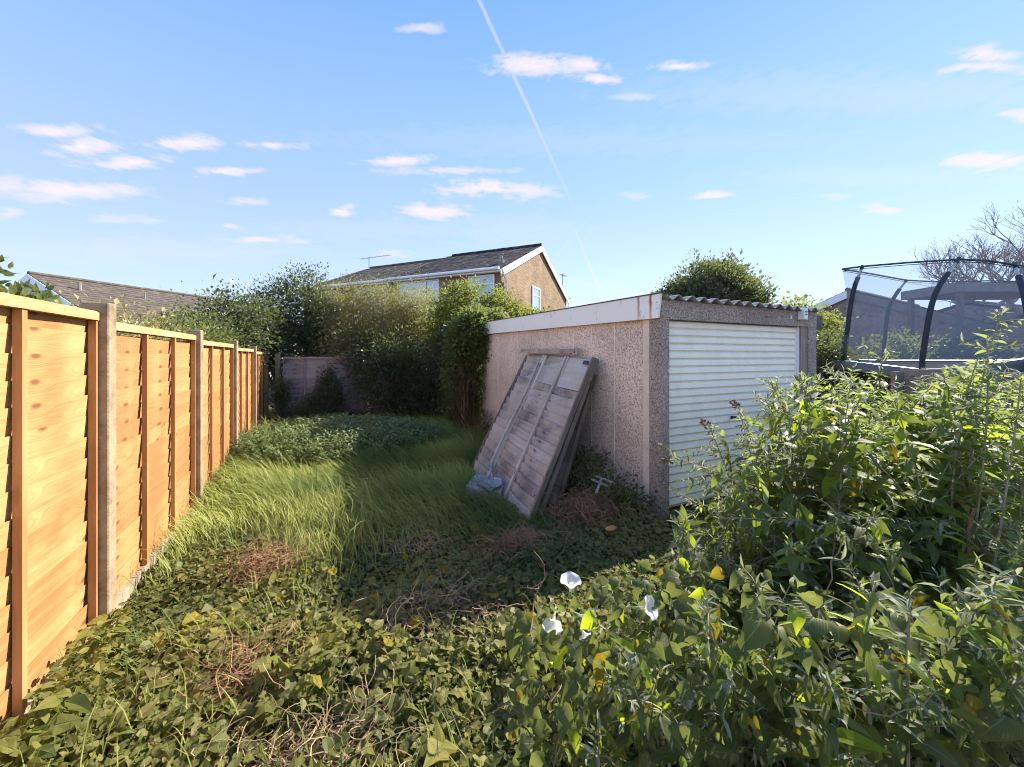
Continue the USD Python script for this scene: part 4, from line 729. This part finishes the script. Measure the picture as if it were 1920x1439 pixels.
shrub('ivy', 'dark green ivy smothering the rear corner of the garage', 'ivy', [(2.72, 7.5, 1.95, .35, .45, .50), (2.68, 7.75, 1.3, .30, .5, .7), (2.75, 7.9, .7, .3, .5, .6), (3.05, 7.7, 2.3, .45, .4, .22)], 26000, .06, L_ivy, 50, kind='tiny', wid=1.6, clump=.09, r0=.03, nl=14, rough=.2, drop=.5)
shrub('dead_creeper', 'withered red-brown creeper hanging below the ivy', 'dead creeper', [(2.55, 7.35, 1.05, .18, .28, .5), (2.6, 7.2, .45, .2, .3, .3)], 4200, .04, L_brown, 51, kind='tiny', clump=.08, stem=m_deadred, nl=9, r0=.006, wid=.9, drop=.8)
shrub('brown_weeds', 'heap of dry brown weeds by the rear of the garage wall', 'weeds', [(2.5, 6.55, .2, .32, .45, .22), (2.6, 7.0, .3, .3, .4, .25)], 3000, .035, L_brown, 52, kind='tiny', clump=.09, stem=m_dead, nl=50, r0=.005, wid=.6)
shrub('golden_climber', 'yellow-green climber glowing above the rear of the garage', 'climber', [(3.05, 8.9, 2.65, .6, .5, .6), (3.9, 8.6, 2.62, .5, .4, .46), (4.7, 8.4, 2.4, .5, .4, .22), (5.5, 8.3, 2.3, .5, .3, .16), (2.75, 9.3, 2.1, .5, .5, .6)], 16000, .062, L_gold, 53, kind='tiny', wid=1.5, clump=.11, nl=20, r0=.02, rough=.35)
shrub('climber_undergrowth', 'dark blue-green foliage in the shade under the golden climber', 'foliage', [(2.8, 8.7, 1.75, .5, .45, .55), (3.35, 8.6, 2.05, .4, .4, .35), (2.55, 8.8, 1.0, .5, .5, .7)], 9000, .065, L_dark, 54, kind='tiny', wid=1.5, clump=.12, nl=10)
shrub('round_tree', 'rounded grey-green evergreen tree behind the garage roof', 'tree', [(10.5, 8.1, 3.35, 1.05, 1.2, 1.05), (9.75, 8.5, 3.0, .75, .8, .8), (11.35, 7.7, 3.05, .8, .8, .8), (10.6, 8.1, 2.3, 1.5, 1.3, 1.1), (10.9, 7.9, 3.35, .8, .8, .85)], 42000, .085, L_bay, 55, kind='tiny', wid=1.2, clump=.11, up=1.6, r0=.11, nl=14, rough=.22)
shrub('glossy_hedge', 'clipped glossy hedge between the garage and the trampoline', 'hedge', [(7.75, 4.1, 1.55, .5, .45, .6), (7.55, 4.3, .9, .55, .5, .6), (8.3, 3.9, 1.3, .4, .4, .5)], 9000, .055, L_dark, 56, kind='tiny', wid=1.5, clump=.1, rough=.15)
shrub('golden_bush', 'small yellow-leaved bush beyond the glossy hedge', 'bush', [(9.3, 4.6, 2.1, .35, .4, .45), (9.1, 4.9, 2.4, .5, .4, .3)], 2600, .06, L_gold, 57, kind='tiny', wid=1.4, clump=.1)
shrub('sunlit_hedge', 'sunlit hedge behind the trampoline under the bungalow roof', 'hedge', [(12.2, 4.5, 1.3, .9, .5, .75), (13.3, 4.1, 1.3, .9, .5, .7), (14.3, 3.5, 1.25, .9, .5, .7)], 9000, .07, L_mid, 58, kind='tiny', wid=1.5, clump=.13)
def bare_tree(name, label, base, h, seed, spread=.9, depth=6, twigs=L_brown, nleaf=700):
    g = np.random.default_rng(seed); t = thing(name, label, 'tree'); tr, br, ends = MB(), MB(), []
    def grow(p, d, L, r, k):
        n = 5; pts = [p]; dd = d.copy()
        for i in range(n):
            dd = norm(dd + g.normal(0, .07 if k == depth else .12, 3) + [0, 0, .07]); pts.append(pts[-1] + dd * L / n)
        (tr if k >= depth - 1 else br).tube(pts, np.linspace(r, r * .66, n + 1), 6 if k > 2 else 3)
        if k == 0: ends.append(pts[-1]); return
        for c in range(3 if k < depth else 4):
            a = norm(dd + norm(rdir(g, 1)[0] * [1, 1, .45] + [0, 0, .12]) * spread * (.7 + .5 * g.random()))
            grow(np.array(pts[-1 - (c % 2) * 1 - (c == 2)]), a, L * (.62 + .2 * g.random()), r * .60, k - 1)
    grow(np.asarray(base, float), np.array([0, 0, 1.0]), h * .3, h * .017, depth)
    tr.build('trunk', m_bark, t, smooth=40); br.build('branches', m_bark, t)
    E_ = np.array(ends); q = g.integers(0, len(E_), nleaf)
    mb = MB(); scatter(mb, 'tiny', E_[q] + g.normal(0, .08, (nleaf, 3)), rdir(g, nleaf), rdir(g, nleaf), .06); mb.build('last_leaves', twigs, t)
bare_tree('bare_tree', 'leafless spreading tree behind the trampoline', tuple(pt(1790, 667, 15)[:2]) + (.4,), 8.0, 61, spread=.85)
bare_tree('bare_tree', 'second leafless tree further right behind the trampoline', tuple(pt(1930, 667, 12.5)[:2]) + (.4,), 6.8, 62, spread=.85)

# ------------------------------------------------------------------ the overgrown garden floor
gg = np.random.default_rng(71)
def field(x, y, s, seed): return meshkit.fbm(np.stack([x * s, y * s, 0 * x + seed * 3.3], -1), 3, seed)
def floor_points(n, x0, x1, y0, y1, keep, g):
    P = np.c_[x0 + (x1 - x0) * g.random(n), y0 + (y1 - y0) * g.random(n)]
    return P[keep(P[:, 0], P[:, 1]) > g.random(n)]
def free(x, y):   # clear of walls and of the leaning panels
    return (x > -1.08) & ~((x > 2.9) & (y > 2.76)) & ~((x > 1.76) & (x < 2.95) & (y > 3.25) & (y < 5.0))
def is_grass(x, y): return np.clip((y - 3.55 + .5 * np.clip(x, -.9, 1.6) * (x > -.9) - 1.2 * (field(x, y, .9, 1) - .5)) / 1.3 + .2, 0, 1) * np.clip((9.4 - y) / .5, 0, 1)
def height(x, y): return .05 + .30 * np.clip(field(x, y, 1.5, 2) - .3, 0, 1) * np.clip((3.6 - y) / 1.0, .15, 1) * np.clip((x + 1.02) / .95, .07, 1)
tangle = [(-.02, 1.72, .32, .22), (-.34, 3.35, .22, .22), (-.28, 2.25, .24, .2), (.62, 2.2, .36, .2), (1.35, 2.75, .32, .16), (.15, 1.30, .2, .15), (.75, 3.2, .3, .2), (2.25, 3.0, .32, .28)]
def bare(x, y):
    o = np.zeros_like(x)
    for cx, cy, rx, ry in tangle: o = np.maximum(o, np.clip(1.35 - np.hypot((x - cx) / rx, (y - cy) / ry), 0, 1))
    return o
# long grass lying over in swathes
def grass(name, label, n, x0, x1, y0, y1, dens, ln, wd, seed, mat=L_grass, lean=.9):
    g = np.random.default_rng(seed)
    P = floor_points(n, x0, x1, y0, y1, lambda x, y: dens(x, y) * free(x, y), g); x, y = P.T; m = len(P)
    a = 2.2 * math.pi * (field(x, y, .75, 8)) - 1.0 + g.normal(0, .55, m)
    L = ln * np.exp(g.normal(0, .28, m)) * (.65 + .8 * field(x, y, 1.6, 9)); le = lean * (.5 + .8 * g.random(m))
    t = np.array([0, .3, .6, .82, 1.0])
    hor = np.stack([np.cos(a), np.sin(a), 0 * a], -1)
    th = np.clip(.25 + le[:, None] * 1.6 * t[None] ** 1.1, 0, 1.75)
    dz, dh = np.cos(th), np.sin(th)
    st = np.diff(t)
    cz = np.concatenate([np.zeros((m, 1)), np.cumsum(dz[:, :-1] * st, 1)], 1); ch = np.concatenate([np.zeros((m, 1)), np.cumsum(dh[:, :-1] * st, 1)], 1)
    base = np.c_[x, y, ground_z(x, y) - .01]
    cen = base[:, None] + L[:, None, None] * (hor[:, None] * ch[..., None] + np.array([0, 0, 1.0]) * np.maximum(cz, .02)[..., None])
    side = np.stack([-np.sin(a + .5 * g.normal(size=m)), np.cos(a), g.normal(0, .4, m)], -1); side = norm(side)
    w = (wd * np.exp(g.normal(0, .25, m)))[:, None] * np.array([.8, 1, .8, .5, .06])[None]
    V = np.concatenate([cen - side[:, None] * w[..., None], cen + side[:, None] * w[..., None]], 1)
    f = np.array([(i, 5 + i, 6 + i) for i in range(4)] + [(i, 6 + i, i + 1) for i in range(4)])
    F = f[None] + (np.arange(m) * 10)[:, None, None]
    uv = np.tile(np.r_[np.c_[np.zeros(5) - .5, t], np.c_[np.zeros(5) + .5, t]], (m, 1))
    return MB().add(V.reshape(-1, 3), F.reshape(-1, 3), uv).build(name, mat, label=label, cat='grass', kind='stuff')
grass('long_grass', 'long soft green grass lying over between fence and garage', 62000, -1.05, 2.9, 3.0, 9.6, is_grass, .21, .0032, 72, lean=1.1)
grass('sparse_grass', 'thin grass blades coming up through the low weeds', 4500, -1.05, 2.6, 1.0, 3.6, lambda x, y: .5 * (field(x, y, 1.2, 14) > .45), .17, .0022, 73, lean=1.0)
far_lawn = grass('far_lawn', 'rough grass beyond the garage and under the trampoline', 26000, 5.6, 12.5, .5, 8.0, lambda x, y: 1.0 + 0 * x, .25, .006, 74)

def cover(name, label, mat, kind, n, x0, x1, y0, y1, dens, size, seed, lay=.9, wid=1.0, tilt=.55, kindtag='stuff', stand=1.0, cat='ground cover'):
    g = np.random.default_rng(seed)
    P = floor_points(n, x0, x1, y0, y1, lambda x, y: dens(x, y) * free(x, y), g); x, y = P.T; m = len(P)
    z = ground_z(x, y) + height(x, y) * stand * (1 - lay * g.random(m) ** 2)
    a = g.random(m) * 2 * math.pi
    D = np.stack([np.cos(a), np.sin(a), -.15 + .35 * g.normal(size=m)], -1)
    N = norm(np.stack([g.normal(0, tilt, m) - .12, g.normal(0, tilt, m) - .25, np.ones(m)], -1))
    mb = MB(); scatter(mb, kind, np.c_[x, y, z], D, N, size * np.exp(g.normal(0, .40, m)) * (.7 + .6 * field(x, y, 1.3, seed)), wid, g=g)
    mb.build(name, mat, label=label, cat=cat, kind=kindtag)
    return np.c_[x, y, z]
ng = lambda x, y: (1 - .92 * is_grass(x, y)) * (1 - .85 * bare(x, y))
cover('small_weeds', 'carpet of small leaved weeds over the garden floor', L_weed, 'tiny', 90000, -1.07, 2.7, .8, 4.6, lambda x, y: ng(x, y) * (.35 + .65 * (field(x, y, 1.7, 21) > .42)), .026, 75, wid=1.6, stand=.85)
cover('trailing_weeds', 'trailing round-leaved weeds among the ground cover', L_weed, 'round', 15000, -1.07, 2.7, .8, 4.2, lambda x, y: ng(x, y) * np.clip((field(x, y, 1.1, 22) - .38) * 6, 0, 1), .038, 76, stand=1.0)
lw = lambda x, y: ng(x, y) * np.clip((2.75 - y + .25 * (x < -.4)) / .8, .05, 1) * np.clip((.75 - x) / .7, .12, 1)
cover('ivy_carpet', 'yellow-green ivy and bindweed leaves spreading at the foot of the fence', L_bind, 'lobed', 9000, -1.07, 1.2, .8, 4.4, lw, .050, 77, stand=1.15, tilt=.6)
cover('creeping_weeds', 'oval-leaved creeping weeds mixed with the ivy in the foreground', L_weed, 'ovate', 9000, -1.07, 1.4, .8, 4.4, lw, .046, 82, stand=1.2, tilt=.75)
cover('ivy_carpet', 'darker lobed ivy leaves low under the ground cover', L_ivy, 'lobed', 7000, -1.07, 2.0, .8, 3.6, lambda x, y: ng(x, y) * np.clip((3.0 - y), .1, 1), .046, 78, stand=.8)
cover('shady_cover', 'dark low leaves in the garage shadow by the corner pillar', L_weed, 'round', 6000, 1.3, 3.6, 1.9, 3.3, lambda x, y: .9 + 0 * x, .032, 79, stand=.8)
cover('fence_foot_weeds', 'leafy weeds growing up against the gravel boards of the golden fence', L_bind, 'ovate', 3000, -1.09, -.90, .8, 7.0, lambda x, y: .8 * (field(x, y, 1.4, 33) > .47), .045, 81, stand=3.0, tilt=.7)
cover('fallen_leaves', 'scattered yellow and brown fallen leaves among the weeds', L_yellow, 'round', 240, -1.0, 1.9, .9, 3.6, ng, .042, 80, stand=1.2)

# dead stems: each tangle a thing
names = ['pale brown tangle of dead stems in the middle foreground', 'reddish tangle of dead stems near the fence beyond the ivy', 'dark brown tangle of dead stems beside the fence, left of the pale one', 'long arching tangle of dead stems in the centre of the garden', 'russet tangle of dead stems before the garage corner', 'small nearest tangle of dead stems at the lower edge', 'thin dry tangle at the edge of the long grass', 'orange-brown heap of dead stems at the foot of the garage wall']
def dead_tangle(i, cx, cy, rx, ry, n, seed, mat, h=.16, r=.0016):
    g = np.random.default_rng(seed); mb = MB()
    for k in range(n):
        p = np.array([cx + rx * g.normal() * .55, cy + ry * g.normal() * .55, 0]); p[2] = ground_z(p[0], p[1]) + .02 + h * g.random()
        a = g.random() * 2 * math.pi; d = np.array([math.cos(a), math.sin(a), g.normal(0, .5)]); L = .08 + .24 * g.random(); pts = [p]
        kr = g.normal(0, .35)
        for s in range(10):
            c, sn = math.cos(kr), math.sin(kr); d = np.array([d[0] * c - d[1] * sn, d[0] * sn + d[1] * c, d[2]]) + g.normal(0, .2, 3); d[2] -= .10; d = norm(d)
            q = pts[-1] + d * L / 10; q[2] = max(q[2], float(ground_z(q[0], q[1])) + .012); pts.append(q)
        mb.tube(pts, r * (.6 + .8 * g.random()) * np.linspace(1.1, .6, 11), 3, cap=False)
    t = thing('dead_vine_tangle', names[i], 'dead vines'); mb.build('stalks', mat, t, kind='stuff')
    m2 = int(n * .9); mb = MB(); P = np.c_[cx + rx * g.normal(size=m2) * .6, cy + ry * g.normal(size=m2) * .6]
    scatter(mb, 'tiny', np.c_[P, ground_z(P[:, 0], P[:, 1]) + .02 + h * .8 * g.random(m2)], rdir(g, m2), rdir(g, m2), .028); mb.build('dry_leaves', L_brown, t, kind='stuff')
for i, (cx, cy, rx, ry) in enumerate(tangle):
    dead_tangle(i, cx, cy, rx, ry, (620, 380, 360, 480, 420, 160, 200, 620)[i], 90 + i, (m_dead, m_deadred, m_deadred, m_dead, m_deadred, m_dead, m_dead, m_deadred)[i], h=(.12, .15, .10, .15, .14, .07, .08, .24)[i])

# nettles
def nettle_bed(name, label, cx, cy, rx, ry, h, n, seed, mat=L_nettle):
    g = np.random.default_rng(seed); t = thing(name, label, 'nettles'); lm, sm = MB(), MB()
    for k in range(n):
        u = rdir(g, 1)[0][:2]; u = u / np.linalg.norm(u) * math.sqrt(g.random()); x, y = cx + u[0] * rx, cy + u[1] * ry
        hh = h * (.55 + .5 * math.sqrt(max(0, 1 - u @ u))) * (.8 + .3 * g.random()); b = np.array([x, y, float(ground_z(x, y))]); tip = b + [u[0] * .12 + g.normal(0, .05), u[1] * .12 - .03 + g.normal(0, .05), hh]
        sm.tube([b, (b + tip) / 2 + g.normal(0, .02, 3), tip], [.004, .003, .002], 3, cap=False)
        lv = 7; f = np.repeat(np.linspace(.35, 1, lv), 2); a = np.repeat(np.arange(lv) * math.pi / 2 + g.random() * 6, 2) + np.tile([0, math.pi], lv) + g.normal(0, .2, 2 * lv)
        P = b + (tip - b) * f[:, None]; D = np.stack([np.cos(a), np.sin(a), -.25 + .25 * g.normal(size=2 * lv)], -1)
        scatter(lm, 'ovate', P, D, np.tile([0, 0, 1.0], (2 * lv, 1)) + g.normal(0, .25, (2 * lv, 3)), (.10 - .05 * f) * (.8 + .4 * g.random(2 * lv)), .85)
    lm.build('leaves', mat, t, kind='stuff'); sm.build('stems', m_stem, t, kind='stuff')
nettle_bed('nettle_bed', 'rounded bank of nettles in front of the back fence', .25, 7.1, 1.25, 1.25, .44, 1100, 101)
nettle_bed('nettle_bed', 'low end of nettles right of the bank, towards the ivy', 1.35, 7.2, .6, .8, .34, 300, 102)
shrub('heap_weeds', 'green weeds growing over the heap beside the garage corner', 'weeds', [(2.55, 3.25, .22, .28, .30, .22), (2.7, 3.7, .32, .2, .25, .22), (2.72, 3.0, .12, .2, .25, .16)], 2400, .04, L_weed, 103, kind='tiny', wid=1.4, clump=.07, nl=20, r0=.004, stem=m_stem)
t = thing('broken_trellis', 'pale broken slats lying on the weed heap by the garage wall', 'trellis')
for a, b in (((1118, 893, 3.72), (1149, 905, 3.55)), ((1110, 899, 3.66), (1139, 912, 3.50)), ((1128, 898, 3.62), (1118, 925, 3.5))):
    MB().bar(pt(*a), pt(*b), .022, .010).build('slat', m_stick, t)
tb = pt(1146, 985, 3.25); g = np.random.default_rng(9)
v = meshkit.arrays(__import__('trimesh').creation.icosphere(2, 1.0))[0:2]
v0 = v[0] * (1 + .25 * (meshkit.noise(v[0] * 2.1) - .5)[:, None]) * [.055, .034, .02]; tb[2] = float(ground_z(tb[0], tb[1])) + .14
tag(MB().add(v0 + tb, v[1]).build('terracotta_shard', m_terra, smooth=True), 'orange broken terracotta piece on the weed heap', 'shard')

# ------------------------------------------------------------------ buddleia and bindweed in the right foreground
bg = np.random.default_rng(111)
class Plant:
    def __init__(s, name, label, cat): s.t = thing(name, label, cat); s.st, s.big, s.sm, s.si, s.ye, s.li = MB(), [], MB(), MB(), [], []
def shoot(pl, base, tip, g, nodes=12, size=.11, side=.5, silver=True, r=.006, arch=.25, spike=None, start=.3, wid=1.0):
    """An arching shoot with opposite leaves, side sprigs, a silvery tip and perhaps a seed spike."""
    base, tip = np.asarray(base, float), np.asarray(tip, float); t = np.linspace(0, 1, 12)[:, None]; L = np.linalg.norm(tip - base)
    mid = base + (tip - base) * [.35, .35, .62] + np.r_[0, 0, arch * L * .35] + g.normal(0, .07, 3)
    C = lambda q: (1 - q) ** 2 * base + 2 * q * (1 - q) * mid + q * q * tip
    pl.st.tube(C(t), np.linspace(r, r * .32, 12), 5, cap=False)
    for k in range(nodes):
        q = start + (1 - start) * (k + .3 * g.random()) / nodes; p = C(q); d = norm(C(q + .01) - C(q - .01))
        u = norm(np.cross(d, rdir(g, 1)[0])) if k == 0 else norm(np.cross(d, u) + .2 * rdir(g, 1)[0])
        for s in (-1, 1):
            D = norm(u * s + d * .55 + [0, 0, -.25 + .2 * g.normal()]); N = norm(d * .5 + np.array([0, 0, 1.0]) + .3 * g.normal(size=3))
            sz = size * (1.12 - .75 * q ** 2) * (.75 + .5 * g.random())
            e = g.random()
            (pl.ye if e < .018 else pl.li if e < .20 else pl.big).append((p, D, N, sz, wid))
            if g.random() < side:
                l2 = (.06 + .13 * g.random()) * (1.1 - .4 * q); e2 = p + norm(u * s + d * .9 + .3 * g.normal(size=3)) * l2; ns = 4
                pl.st.tube([p, (p + e2) / 2 + [0, 0, .01], e2], [r * .35, r * .28, r * .2], 3, cap=False)
                for j in range(ns):
                    pp = p + (e2 - p) * (.35 + .65 * j / (ns - 1)); dd = norm(e2 - p); u2 = norm(np.cross(dd, rdir(g, 1)[0]))
                    for s2 in (-1, 1):
                        scatter(pl.si if (j == ns - 1 and silver) else pl.sm, 'lance_s', pp[None], (u2 * s2 + dd * .8 + [0, 0, -.1])[None], (np.array([0, 0, 1.0]) + .4 * g.normal(size=3))[None], np.array([.022 + .035 * g.random()]), .9)
    if silver:
        for k in range(8):
            D = norm(norm(tip - mid) * .9 + rdir(g, 1)[0] * .9); scatter(pl.si, 'lance_s', (tip - norm(tip - mid) * .012 * k)[None], D[None], (np.array([0, 0, 1.]) + .3 * g.normal(size=3))[None], np.array([.03 + .03 * g.random()]), .85)
    if spike:
        d = norm(norm(tip - mid) + np.array(spike[1], float)); m = MB(); n = 90; l = spike[0]; q = np.sort(g.random(n)); rr = .016 * (1 - q * .75)
        a = np.cross(d, rdir(g, n)); a = norm(a); P = tip + d * (q * l)[:, None] + a * rr[:, None]
        scatter(m, 'tiny', P, a + d * .5, rdir(g, n), .012 + .008 * g.random(n), 1.6); m.tube([tip, tip + d * l], [.003, .001], 4)
        m.build('seed_spike', spike[2], pl.t)
def finish(pl, nbig=240, kind='lance', big=L_bud, small=None, stem=m_stempale):
    """The leaves that show largest are parts, the rest one part."""
    pl.st.build('stems', stem, pl.t, kind='stuff')
    def put(lst, name, mat, g, limit):
        lst = sorted(lst, key=lambda e: -e[3] / max(.4, (e[0] - EYE) @ FW))
        for e in lst[:limit]:
            mb = MB(); scatter(mb, kind, e[0][None], e[1][None], e[2][None], np.array([e[3]]), e[4], g=g); mb.build(name, mat, pl.t, smooth=True)
        if lst[limit:]:
            mb = MB(); a = [np.array([e[k] for e in lst[limit:]]) for k in range(5)]; scatter(mb, kind, a[0], a[1], a[2], a[3], a[4], g=g); mb.build('foliage', mat, pl.t, smooth=True, kind='stuff')
    put(pl.ye, 'yellow_leaf', L_yellow, bg, 60); put(pl.li, 'lime_leaf', L_lime, bg, 90); put(pl.big, 'leaf', big, bg, nbig)
    if pl.sm.n: pl.sm.build('side_foliage', small or big, pl.t, kind='stuff')
    if pl.si.n: pl.si.build('silver_tips', L_silver, pl.t, kind='stuff')

# main bush: bases on the ground right of the garage door, tips spread over its rounded top and front
bud = Plant('buddleia', 'large backlit buddleia bush with silvery shoots filling the right foreground', 'bush')
bases = [(2.75, 1.75), (3.1, 1.3), (3.5, 1.6), (3.4, .9), (2.9, .8), (3.9, 1.1), (3.7, .5), (2.5, 1.35)]
def top_env(px):   # height line of the bush as seen over the garden
    return np.interp(px, [1240, 1310, 1370, 1430, 1480, 1600, 1700, 1780, 1840, 1920, 2000], [960, 815, 770, 715, 688, 692, 700, 690, 668, 700, 700])
for k in range(260):
    px = 1270 + 700 * bg.random() ** .85; d = 1.75 + 1.7 * bg.random(); top = top_env(px) + 12
    py = top + (1180 - top) * bg.random() ** 1.6
    if py > 1000: d = min(d, 2.4)
    p = pt(px, py, d)
    if p[1] > 2.45: continue
    b = bases[bg.integers(len(bases))]; b = np.array([*b, 0.0]) + np.r_[bg.normal(0, .12, 2), 0]; b[:2] = b[:2] * .6 + p[:2] * .4; b[2] = ground_z(b[0], b[1])
    shoot(bud, b, p, bg, nodes=int(8 + 7 * bg.random()), size=.165, side=.24, r=.0055, wid=1.55, arch=.2 + .3 * bg.random())
# sprays reaching out over the garage door and the sky line, some ending in spent flower spikes
for tip, b, sp in [((1262, 862, 2.55), (2.55, 1.5), (.075, (-.6, .3, -.1), m_spikebrown)), ((1330, 800, 2.6), (2.6, 1.55), (.07, (-.8, .4, .1), m_spikebrown)), ((1385, 765, 2.6), (2.6, 1.5), (.06, (-.8, .4, .2), m_spikebrown)), ((1300, 940, 2.3), (2.4, 1.3), (.15, (-1, .5, .55), m_spikepale)), ((1300, 985, 2.25), (2.4, 1.3), (.12, (-1, .5, .2), m_spikepale)),
                   ((1440, 712, 2.7), (2.8, 1.6), None), ((1660, 664, 2.5), (3.1, 1.3), None), ((1560, 690, 2.4), (3.0, 1.4), None), ((1850, 640, 1.95), (2.75, .8), None), ((1835, 670, 2.0), (2.75, .8), None), ((1915, 700, 1.8), (2.6, .7), None), ((1780, 690, 2.2), (2.9, .9), None), ((1885, 580, 2.1), (2.9, .8), None), ((1345, 905, 2.2), (2.3, 1.2), None), ((1270, 1010, 2.0), (2.2, 1.1), None), ((1400, 1000, 1.9), (2.2, 1.0), None)]:
    b = np.array([*b, 0.05]); b[2] = ground_z(b[0], b[1]); shoot(bud, b, pt(*tip), bg, nodes=11, size=.115, side=.35, r=.007, arch=.35, spike=sp, start=.45)
for k in range(14):   # bare woody stems inside
    b = bases[k % len(bases)]; b = np.array([*b, 0.0]) + np.r_[bg.normal(0, .18, 2), 0]; b[2] = ground_z(b[0], b[1]); e = b + [bg.normal(0, .25), bg.normal(0, .2) - .1, 0.55 + .35 * bg.random()]
    tt = np.linspace(0, 1, 8)[:, None]; MB().tube(b + (e - b) * tt + bg.normal(0, .012, (8, 3)), np.linspace(.014, .006, 8), 6).build('woody_stem', m_stemred, bud.t, smooth=40)

for k in range(45):
    p = pt(1250 + 720 * bg.random(), 930 + 230 * bg.random(), 1.5 + .5 * bg.random()); b = p * [1, 1, 0] + np.r_[.35 + bg.normal(0, .1), .2 + bg.normal(0, .1), 0]; b[2] = ground_z(b[0], b[1])
    shoot(bud, b, p, bg, nodes=9, size=.14, side=.3, r=.0055, arch=.35, wid=1.5)
finish(bud, 230)

low = Plant('low_buddleia', 'low buddleia with broad silver-tipped leaves in the near right corner', 'bush')
for k in range(95):
    px = 1080 + 900 * bg.random() ** .85; d = 1.02 + .75 * bg.random()
    lo = np.interp(px, [1080, 1250, 1500, 1980], [1200, 1090, 1080, 1060]); py = lo + (1430 - lo) * bg.random()
    p = pt(px, py, d); b = p * [1, 1, 0] + np.r_[.35 + bg.normal(0, .1), .18 + bg.normal(0, .1), 0]; b[2] = ground_z(b[0], b[1])
    shoot(low, b, p, bg, nodes=int(6 + 4 * bg.random()), size=.125, side=.25, r=.006, arch=.25, start=.35, wid=1.15)
for tip, sp in [((1140, 1105, 1.75), None), ((1185, 1130, 1.65), None), ((1240, 1345, 1.15), None), ((1325, 1235, 1.3), None), ((1290, 1285, 1.22), (.055, (0, 0, -1.6), m_spikepale)), ((1740, 1250, 1.2), (.10, (-.5, -.2, -1.8), m_spikebrown)), ((1440, 1085, 1.75), None), ((1330, 1040, 1.95), None), ((1310, 1255, 1.28), None)]:
    p = pt(*tip); b = p * [1, 1, 0] + [.3, .15, 0]; b[2] = ground_z(b[0], b[1]); shoot(low, b, p, bg, nodes=8, size=.10, side=.2, spike=sp, start=.4)
for (px, py, d, ln) in ((1122, 1200, 1.2, .15), (1640, 1250, 1.25, .14), (1610, 1215, 1.3, .10), (1660, 1210, 1.28, .09), (1415, 1120, 1.7, .10), (1238, 1250, 1.25, .09), (1497, 1275, 1.2, .07), (1540, 1060, 1.9, .11)):
    low.ye.append((pt(px, py, d), np.array([-.15, -.25, -1.0]), np.array([-.5, -.8, .35]), ln, .95))
finish(low, 200)

bw = Plant('bindweed', 'bindweed with heart-shaped leaves and white trumpet flowers over the low bushes', 'climbing plant')
for k in range(1500):
    px = 960 + 560 * bg.random() if k % 3 else 1500 + 450 * bg.random(); d = 1.05 + 1.0 * bg.random()
    lo = np.interp(px, [960, 1100, 1230, 1400, 1600, 1950], [1150, 1090, 1040, 1060, 1120, 1080]); py = lo + (1439 - lo) * bg.random()
    p = pt(px, py, d)
    if p[2] < ground_z(p[0], p[1]) + .04: p[2] = ground_z(p[0], p[1]) + .05 + .2 * bg.random()
    a = bg.random() * 2 * math.pi
    D = np.array([math.cos(a), math.sin(a), -.75 + .4 * bg.normal()]); N = np.array([-.55 + .4 * bg.normal(), -.75 + .4 * bg.normal(), .75])
    e = bg.random(); (bw.ye if e < .05 else bw.li if e < .10 else bw.big).append((p, D, N, (.043 if px < 1500 else .055) * math.exp(bg.normal(0, .33)), 1.0))
for k in range(60):
    p = pt(980 + 800 * bg.random(), 1130 + 280 * bg.random(), 1.1 + .8 * bg.random()); q = [p]; d = rdir(bg, 1)[0]
    for s in range(8): d = norm(d + bg.normal(0, .4, 3)); q.append(q[-1] + d * .045)
    bw.st.tube(q, .0018, 4, cap=False)
def trumpet(p, d, size, g):
    """White funnel flower: five-pleated trumpet > calyx, facing d."""
    d = norm(np.asarray(d, float)); x = norm(np.cross(d, [0, .3, 1])); y = np.cross(d, x); th = np.linspace(0, 2 * math.pi, 31)
    prof = [(0, .08), (.35, .14), (.62, .26), (.84, .52), (.93, .80), (.95, 1.0)]
    P = np.stack([p + d * size * (h - .12 * (i == 5) * np.cos(5 * th)[:, None] * .5) + size * .62 * r * (1 + (.02 + .02 * i) * .5 * np.cos(5 * th))[:, None] * (np.cos(th)[:, None] * x + np.sin(th)[:, None] * y) for i, (h, r) in enumerate(prof)])
    f = MB().grid(P).build('flower', m_petal, bw.t, smooth=True)
    MB().tube([p - d * size * .5, p - d * size * .15, p + d * size * .12], [.002, size * .10, size * .07], 7).build('calyx', m_calyx, f, smooth=True)
for px, py, dd, fd_, sz in ((1069, 1112, 1.30, (-.1, -.2, 1.0), .054), (1040, 1150, 1.20, (-.6, -.7, -.25), .048), (1082, 1152, 1.18, (.4, -.9, .1), .048), (1197, 1140, 1.14, (.25, -.85, .45), .048), (1088, 1174, 1.17, (.2, -.6, -.8), .03)):
    p = pt(px, py, dd); trumpet(p, fd_, sz, bg)
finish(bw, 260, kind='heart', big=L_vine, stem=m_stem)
